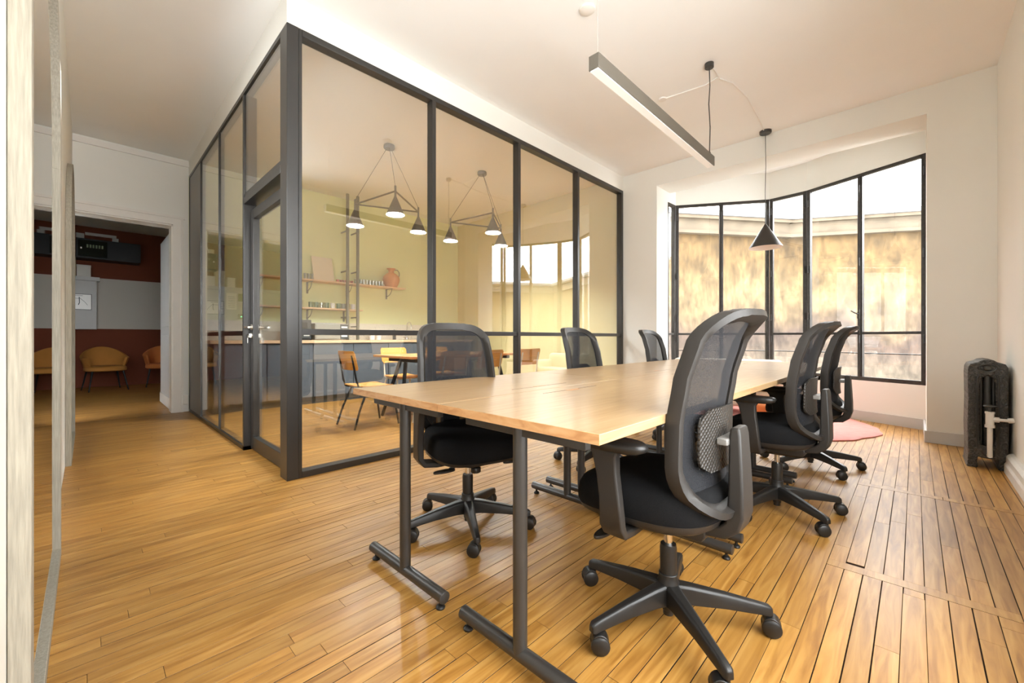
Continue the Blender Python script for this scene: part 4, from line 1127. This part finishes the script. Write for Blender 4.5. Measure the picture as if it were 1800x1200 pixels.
mw = empty('microwave_oven', (KX + 0.33, 2.60, 0.93), 0, 'grey microwave oven on the kitchen worktop', 'microwave')
B(-0.18, 0.18, -0.25, 0.25, 0.01, 0.25).build('body', 'appliance', mw, 0.006); B(0.18, 0.19, -0.24, 0.12, 0.02, 0.24).build('door', 'appliance', mw, 0.004); B(0.18, 0.188, 0.125, 0.245, 0.02, 0.24).build('control_panel', 'appliance_dark', mw, 0.002)
for j in range(4): B(0.188, 0.191, 0.14, 0.23, 0.05 + j * 0.045, 0.075 + j * 0.045).build('button', 'ceramic_white', mw)
cm = empty('coffee_machine', (KX + 0.33, 2.18, 0.93), 0, 'dark grey coffee machine at the near end of the worktop', 'coffee machine')
B(-0.15, 0.13, -0.14, 0.14, 0.0, 0.30).build('body', 'appliance_dark', cm, 0.01); B(0.13, 0.19, -0.12, 0.12, 0.0, 0.03).build('drip_tray', 'black_steel', cm, 0.003); B(0.13, 0.17, -0.07, 0.07, 0.17, 0.26).build('spout', 'black_steel', cm, 0.005)
for j in range(4): B(0.131, 0.134, 0.03, 0.11, 0.06 + j * 0.03, 0.075 + j * 0.03).build('button', 'ceramic_white', cm)
fa = empty('kitchen_tap', (KX + 0.14, 4.12, 0.93), 0, 'curved chrome tap over the kitchen sink', 'tap')
MB().tube([(0, 0, 0), (0, 0, 0.25)] + [(0.07 - 0.07 * math.cos(a), 0, 0.25 + 0.07 * math.sin(a)) for a in [PI * k / 10 for k in range(1, 11)]] + [(0.14, 0, 0.20)], 0.011, 10).build('spout', 'chrome', fa)
MB().lathe([(0, 0), (0.026, 0), (0.024, 0.04), (0, 0.042)], 18).cyl((0, 0, 0.03), (0.0, -0.07, 0.05), 0.006, n=8).build('lever_base', 'chrome', fa)
sk = empty('kitchen_sink', (KX + 0.36, 4.12, 0.93), 0, 'steel sink set in the kitchen worktop', 'sink')
MB().box(-0.2, 0.2, -0.25, 0.25, 0.0005, 0.004).build('rim', 'silver', sk, 0.001); B(-0.17, 0.17, -0.22, 0.22, 0.0042, 0.006).build('basin', 'appliance', sk)
for yy, m, lab, r, h in ((3.42, 'ceramic_white', 'white canister on the worktop by the microwave', 0.05, 0.12), (3.55, 'ceramic_white', 'small white tub beside the canister on the worktop', 0.045, 0.09), (3.85, 'black_steel', 'black soap bottle beside the kitchen tap', 0.03, 0.15)):
    t = empty('canister' if r > 0.04 else 'soap_bottle', (KX + 0.16, yy, 0.93), 0, lab, 'canister' if r > 0.04 else 'bottle')
    MB().lathe([(0, 0.001), (r, 0.001), (r, h), (r * 0.8, h + 0.01), (0, h + 0.012)], 20).build('body', m, t)
    MB().lathe([(0, h + 0.01), (r * 0.5, h + 0.01), (r * 0.45, h + 0.03), (0, h + 0.03)], 16).build('cap', m, t)

# kitchen table and school chairs
kt = empty('kitchen_table', (-4.50, 2.55, 0), 0, 'wooden table on black compass legs inside the kitchen', 'table')
B(-0.45, 0.45, 0, 1.85, 0.722, 0.75).build('table_top', 'table_wood', kt, 0.004)
for yy in (0.16, 1.69):
    for sx in (-1, 1): MB().bar((sx * 0.06, yy, 0.69), (sx * 0.225, yy + (-0.16 if yy < 1 else 0.10), 0.0), 0.05, 0.03, (0, 1, 0), 0.035, 0.022).build('leg', 'black_steel', kt, 0.003)
    B(-0.30, 0.30, yy - 0.03, yy + 0.03, 0.672, 0.721).build('cross_beam', 'black_steel', kt, 0.006)
B(-0.03, 0.03, 0.18, 1.67, 0.69, 0.721).build('stretcher', 'black_steel', kt, 0.003)
def school_chair(name, metal):
    t = empty(name)
    w = 0.19
    # faces +x ; frame of two side loops
    def plate(x0, x1, hw0, hw1, z, curve, nm):
        loops = []
        for j in range(9):
            u = j / 8; x = x0 + (x1 - x0) * u; hw = hw0 + (hw1 - hw0) * u
            if j in (0, 8): hw -= 0.02
            zz = z + curve(u)
            loops.append([(x, -hw, zz + 0.004), (x, -hw * .5, zz - 0.002), (x, hw * .5, zz - 0.002), (x, hw, zz + 0.004), (x, hw, zz + 0.014), (x, hw * .5, zz + 0.008), (x, -hw * .5, zz + 0.008), (x, -hw, zz + 0.014)])
        return MB().rings(loops).build(nm, 'ply', t, 0.002, 1, sharp=50)
    plate(-0.20, 0.20, 0.185, 0.20, 0.435, lambda u: 0.012 * (2 * u - 1) ** 2 - 0.012 * max(0, u - .85) / .15, 'seat')
    loops = []
    for j in range(9):
        u = j / 8; z = 0.62 + 0.205 * u; hw = 0.195 + 0.005 * u
        if j in (0, 8): hw -= 0.02
        xb = -0.225 - 0.05 * u
        loops.append([(xb + 0.022, -hw, z), (xb, -hw * .5, z), (xb, hw * .5, z), (xb + 0.022, hw, z), (xb + 0.012, hw, z), (xb - 0.010, hw * .5, z), (xb - 0.010, -hw * .5, z), (xb + 0.012, -hw, z)])
    MB().rings(loops).build('backrest', 'ply', t, 0.002, 1, sharp=50)
    for sg in (-1, 1):
        MB().tube([(-0.26, sg * 0.215, 0.008), (-0.20, sg * 0.205, 0.20), (-0.10, sg * 0.185, 0.428)], 0.011, 10).build('leg', metal, t)
        MB().tube([(0.25, sg * 0.215, 0.008), (0.21, sg * 0.205, 0.25), (0.16, sg * 0.18, 0.428)], 0.011, 10).build('leg', metal, t)
        MB().tube([(0.16, sg * 0.18, 0.425), (-0.14, sg * 0.17, 0.424), (-0.19, sg * 0.165, 0.44), (-0.215, sg * 0.160, 0.52), (-0.262, sg * 0.150, 0.78)], 0.010, 10).build('back_upright', metal, t)
    MB().cyl((0.15, -0.18, 0.424), (0.15, 0.18, 0.424), 0.010, n=8).build('front_rail', metal, t)
    return t
sa = school_chair('school_chair', 'black_steel'); sb = school_chair('school_chair', 'cream_steel')
for o, x, y, rz, lab in ((sa, -4.36, 2.19, 90, 'plywood school chair on black legs at the near end of the kitchen table'),
                         (sb, -5.02, 3.02, 0, 'plywood school chair on cream tubes across the kitchen table'),
                         (None, -3.80, 2.78, 180, 'plywood school chair on cream tubes between table and glass, near end'),
                         (None, -3.80, 3.30, 180, 'plywood school chair on cream tubes between table and glass, second one'),
                         (None, -5.02, 3.75, 0, 'plywood school chair on cream tubes across the kitchen table, towards the yellow wall'),
                         (None, -3.80, 3.98, 180, 'plywood school chair on cream tubes between table and glass, by the yellow wall end')):
    o = o or copy_tree(sb)
    o.location = (x, y, 0); o.rotation_euler = (0, 0, math.radians(rz))
    tag(o, lab, 'chair', 'school chairs around the kitchen table')

# ------------------------------------------------------------------ back room things
rk = empty('equipment_rack', (BXW + 0.005, 0.30, 2.46), 0, 'black wall cabinet with a glass door high on the brown wall', 'cabinet')
B(0, 0.40, -0.44, 0.46, 0, 0.37).build('body', 'black_steel', rk, 0.004)
B(0.401, 0.412, -0.41, -0.02, 0.03, 0.34).build('glass_door', 'dark_glass', rk, 0.003)
for j in range(6):
    B(0.412, 0.416, -0.30 + j * 0.04, -0.275 + j * 0.04, 0.20, 0.26).build('patch_port', 'ceramic_green', rk)
B(0.412, 0.414, -0.38, -0.36, 0.17, 0.20).build('lock', 'silver', rk)
tag(MB().box(BXW + 0.001, BXW + 0.05, -0.02, 0.42, 2.96, 3.01).box(BXW + 0.001, BXW + 0.05, 0.36, 0.45, 2.835, 2.955).build('cable_duct', 'card_white', None, 0.003), 'white cable duct dropping to the black wall cabinet', 'duct')
tag(B(BXW + 0.001, BXW + 0.06, -0.14, -0.03, 2.84, 2.98).build('junction_box', 'card_white', None, 0.004), 'small white junction box above the black wall cabinet', 'junction box')
for y0, y1, h, m, lab in ((-0.13, 0.06, 0.22, 'card_white', 'white box on the ledge below the black wall cabinet'), (-0.32, -0.14, 0.36, 'card_cream', 'tall cream box on the ledge beside the white box'), (-0.52, -0.36, 0.22, 'card_white', 'small white box on the ledge beyond the cream box')):
    t = empty('storage_box', (BXW + 0.11, (y0 + y1) / 2, 2.136), 0, lab, 'box', 'boxes on the ledge')
    B(-0.09, 0.09, (y0 - y1) / 2, (y1 - y0) / 2, 0, h - 0.03).build('body', m, t, 0.003); B(-0.093, 0.093, (y0 - y1) / 2 - 0.003, (y1 - y0) / 2 + 0.003, h - 0.03, h).build('lid', m, t, 0.003)
def paper(y0, y1, z0, z1, lab, lines=True, m='ceramic_white'):
    X = BXW + 0.172
    t = empty('wall_notice', (X, y0, z0), 0, lab, 'notice', 'notices on the ledge wall')
    B(0, 0.010, 0, y1 - y0, 0, z1 - z0).build('sheet', m, t)
    return t, y1 - y0, z1 - z0
t, w, h = paper(-0.30, 0.07, 1.50, 1.80, 'framed evacuation plan on the white ledge wall')
for a, b, c, d in ((0, w, 0, 0.008), (0, w, h - 0.008, h), (0, 0.008, 0, h), (w - 0.008, w, 0, h)): B(0.010, 0.016, a, b, c, d).build('frame', 'appliance_dark', t)
MB().tube([(0.012, w * 0.55, h * 0.8), (0.012, w * 0.56, h * 0.45), (0.012, w * 0.52, h * 0.3)], 0.006, 6).tube([(0.012, w * 0.56, h * 0.75), (0.012, w * 0.75, h * 0.5), (0.012, w * 0.85, h * 0.3)], 0.003, 6).box(0.0105, 0.012, 0.02, 0.1, h * 0.4, h * 0.44).box(0.0105, 0.012, 0.02, 0.1, h * 0.55, h * 0.58).box(0.0105, 0.012, 0.1, 0.2, h * 0.7, h * 0.72).box(0.0105, 0.012, 0.05, 0.25, h * 0.88, h * 0.9).build('plan_drawing', 'appliance_dark', t)
t, w, h = paper(-0.55, -0.35, 1.62, 2.0, 'white printed notice beside the evacuation plan')
for j in range(7): B(0.0102, 0.011, 0.03, w - 0.03, 0.05 + j * 0.04, 0.058 + j * 0.04).build('print_line', 'appliance', t)
paper(-0.68, -0.58, 1.82, 2.0, 'small green card on the ledge wall', m='ceramic_green')
t = empty('alarm_panel', (BXW + 0.172, -0.80, 1.40), 0, 'small grey alarm panel with green lights', 'alarm panel')
B(0, 0.03, 0, 0.22, 0, 0.12).build('body', 'appliance', t, 0.003); B(0.03, 0.033, 0.02, 0.05, 0.05, 0.08).build('light', 'green_led', t); B(0.03, 0.033, 0.15, 0.17, 0.05, 0.07).build('light', 'green_led', t)
t = empty('exit_sign', (-9.3, -1.31, 2.50), math.atan2(-1.6, -4.48) + PI, 'small lit green and white exit sign in the back room', 'sign')
B(-0.12, 0.12, 0.03, 0.07, 0, 0.14).build('body', 'ceramic_white', t, 0.003); B(-0.08, 0.08, 0.07, 0.072, 0.025, 0.115).build('face', 'green_led', t)

def tub_chair(name, loc, rz, m, lab, arm_h, wide):
    t = empty(name, loc, rz, lab, 'armchair', 'armchairs in the brown room')
    # faces +x
    out, inn = [], []
    N = 26
    def rim(k):
        a = math.radians(-125) + math.radians(250) * k / N   # around the back
        an = a + PI
        back = max(0.0, math.cos(a)) if True else 0
        hgt = arm_h + (0.80 - arm_h) * (max(0, math.cos(a * 0.95)) ** 1.6)
        return an, hgt
    def ringat(frac, off):
        l = []
        for k in range(N + 1):
            an, hg = rim(k); z = 0.36 + (hg - 0.36) * frac
            fl = 0.80 + 0.20 * frac
            l.append(((0.30 * fl + off) * math.cos(an) * 1.02, (wide * fl + off) * math.sin(an), z))
        return l
    fr = (0, 0.3, 0.6, 0.85, 1.0)
    outer = [ringat(f, 0.0) for f in fr]; inner = [ringat(f, -0.035) for f in fr[::-1]]
    loops = outer + inner
    n = N + 1
    mb = MB().rings(loops, False, False, closed=False)
    R_ = len(loops)
    mb.f += [tuple(r * n for r in range(R_))[::-1], tuple(r * n + n - 1 for r in range(R_))]
    mb.f += [((R_ - 1) * n + k, (R_ - 1) * n + k + 1, k + 1, k) for k in range(N)]
    mb.build('shell', m, t, sharp=60)
    MB().rings([[((0.27 * s) * abs(math.cos(a)) ** .75 * (1 if math.cos(a) > 0 else -1) + 0.03, (wide * 0.86 * s) * abs(math.sin(a)) ** .75 * (1 if math.sin(a) > 0 else -1), z) for a in [2 * PI * k / 32 for k in range(32)]] for s, z in ((0.9, 0.355), (1.0, 0.37), (1.0, 0.42), (0.93, 0.445), (0.6, 0.455), (0.04, 0.455))]).build('seat', m, t, sharp=60)
    for sx in (-1, 1):
        for sy in (-1, 1): MB().cyl((sx * 0.20, sy * wide * 0.62, 0.36), (sx * 0.27, sy * wide * 0.80, 0.0), 0.015, 0.009, 10).build('leg', 'black_steel', t)
    return t
tub_chair('armchair', (-10.72, 0.24, 0), math.radians(10), 'mustard_fabric', 'mustard fabric armchair with sloping arms in the brown room', 0.60, 0.33)
tub_chair('armchair', (-10.95, 1.08, 0), math.radians(-5), 'orange_fabric', 'round orange tub chair behind the open door leaf', 0.62, 0.31)
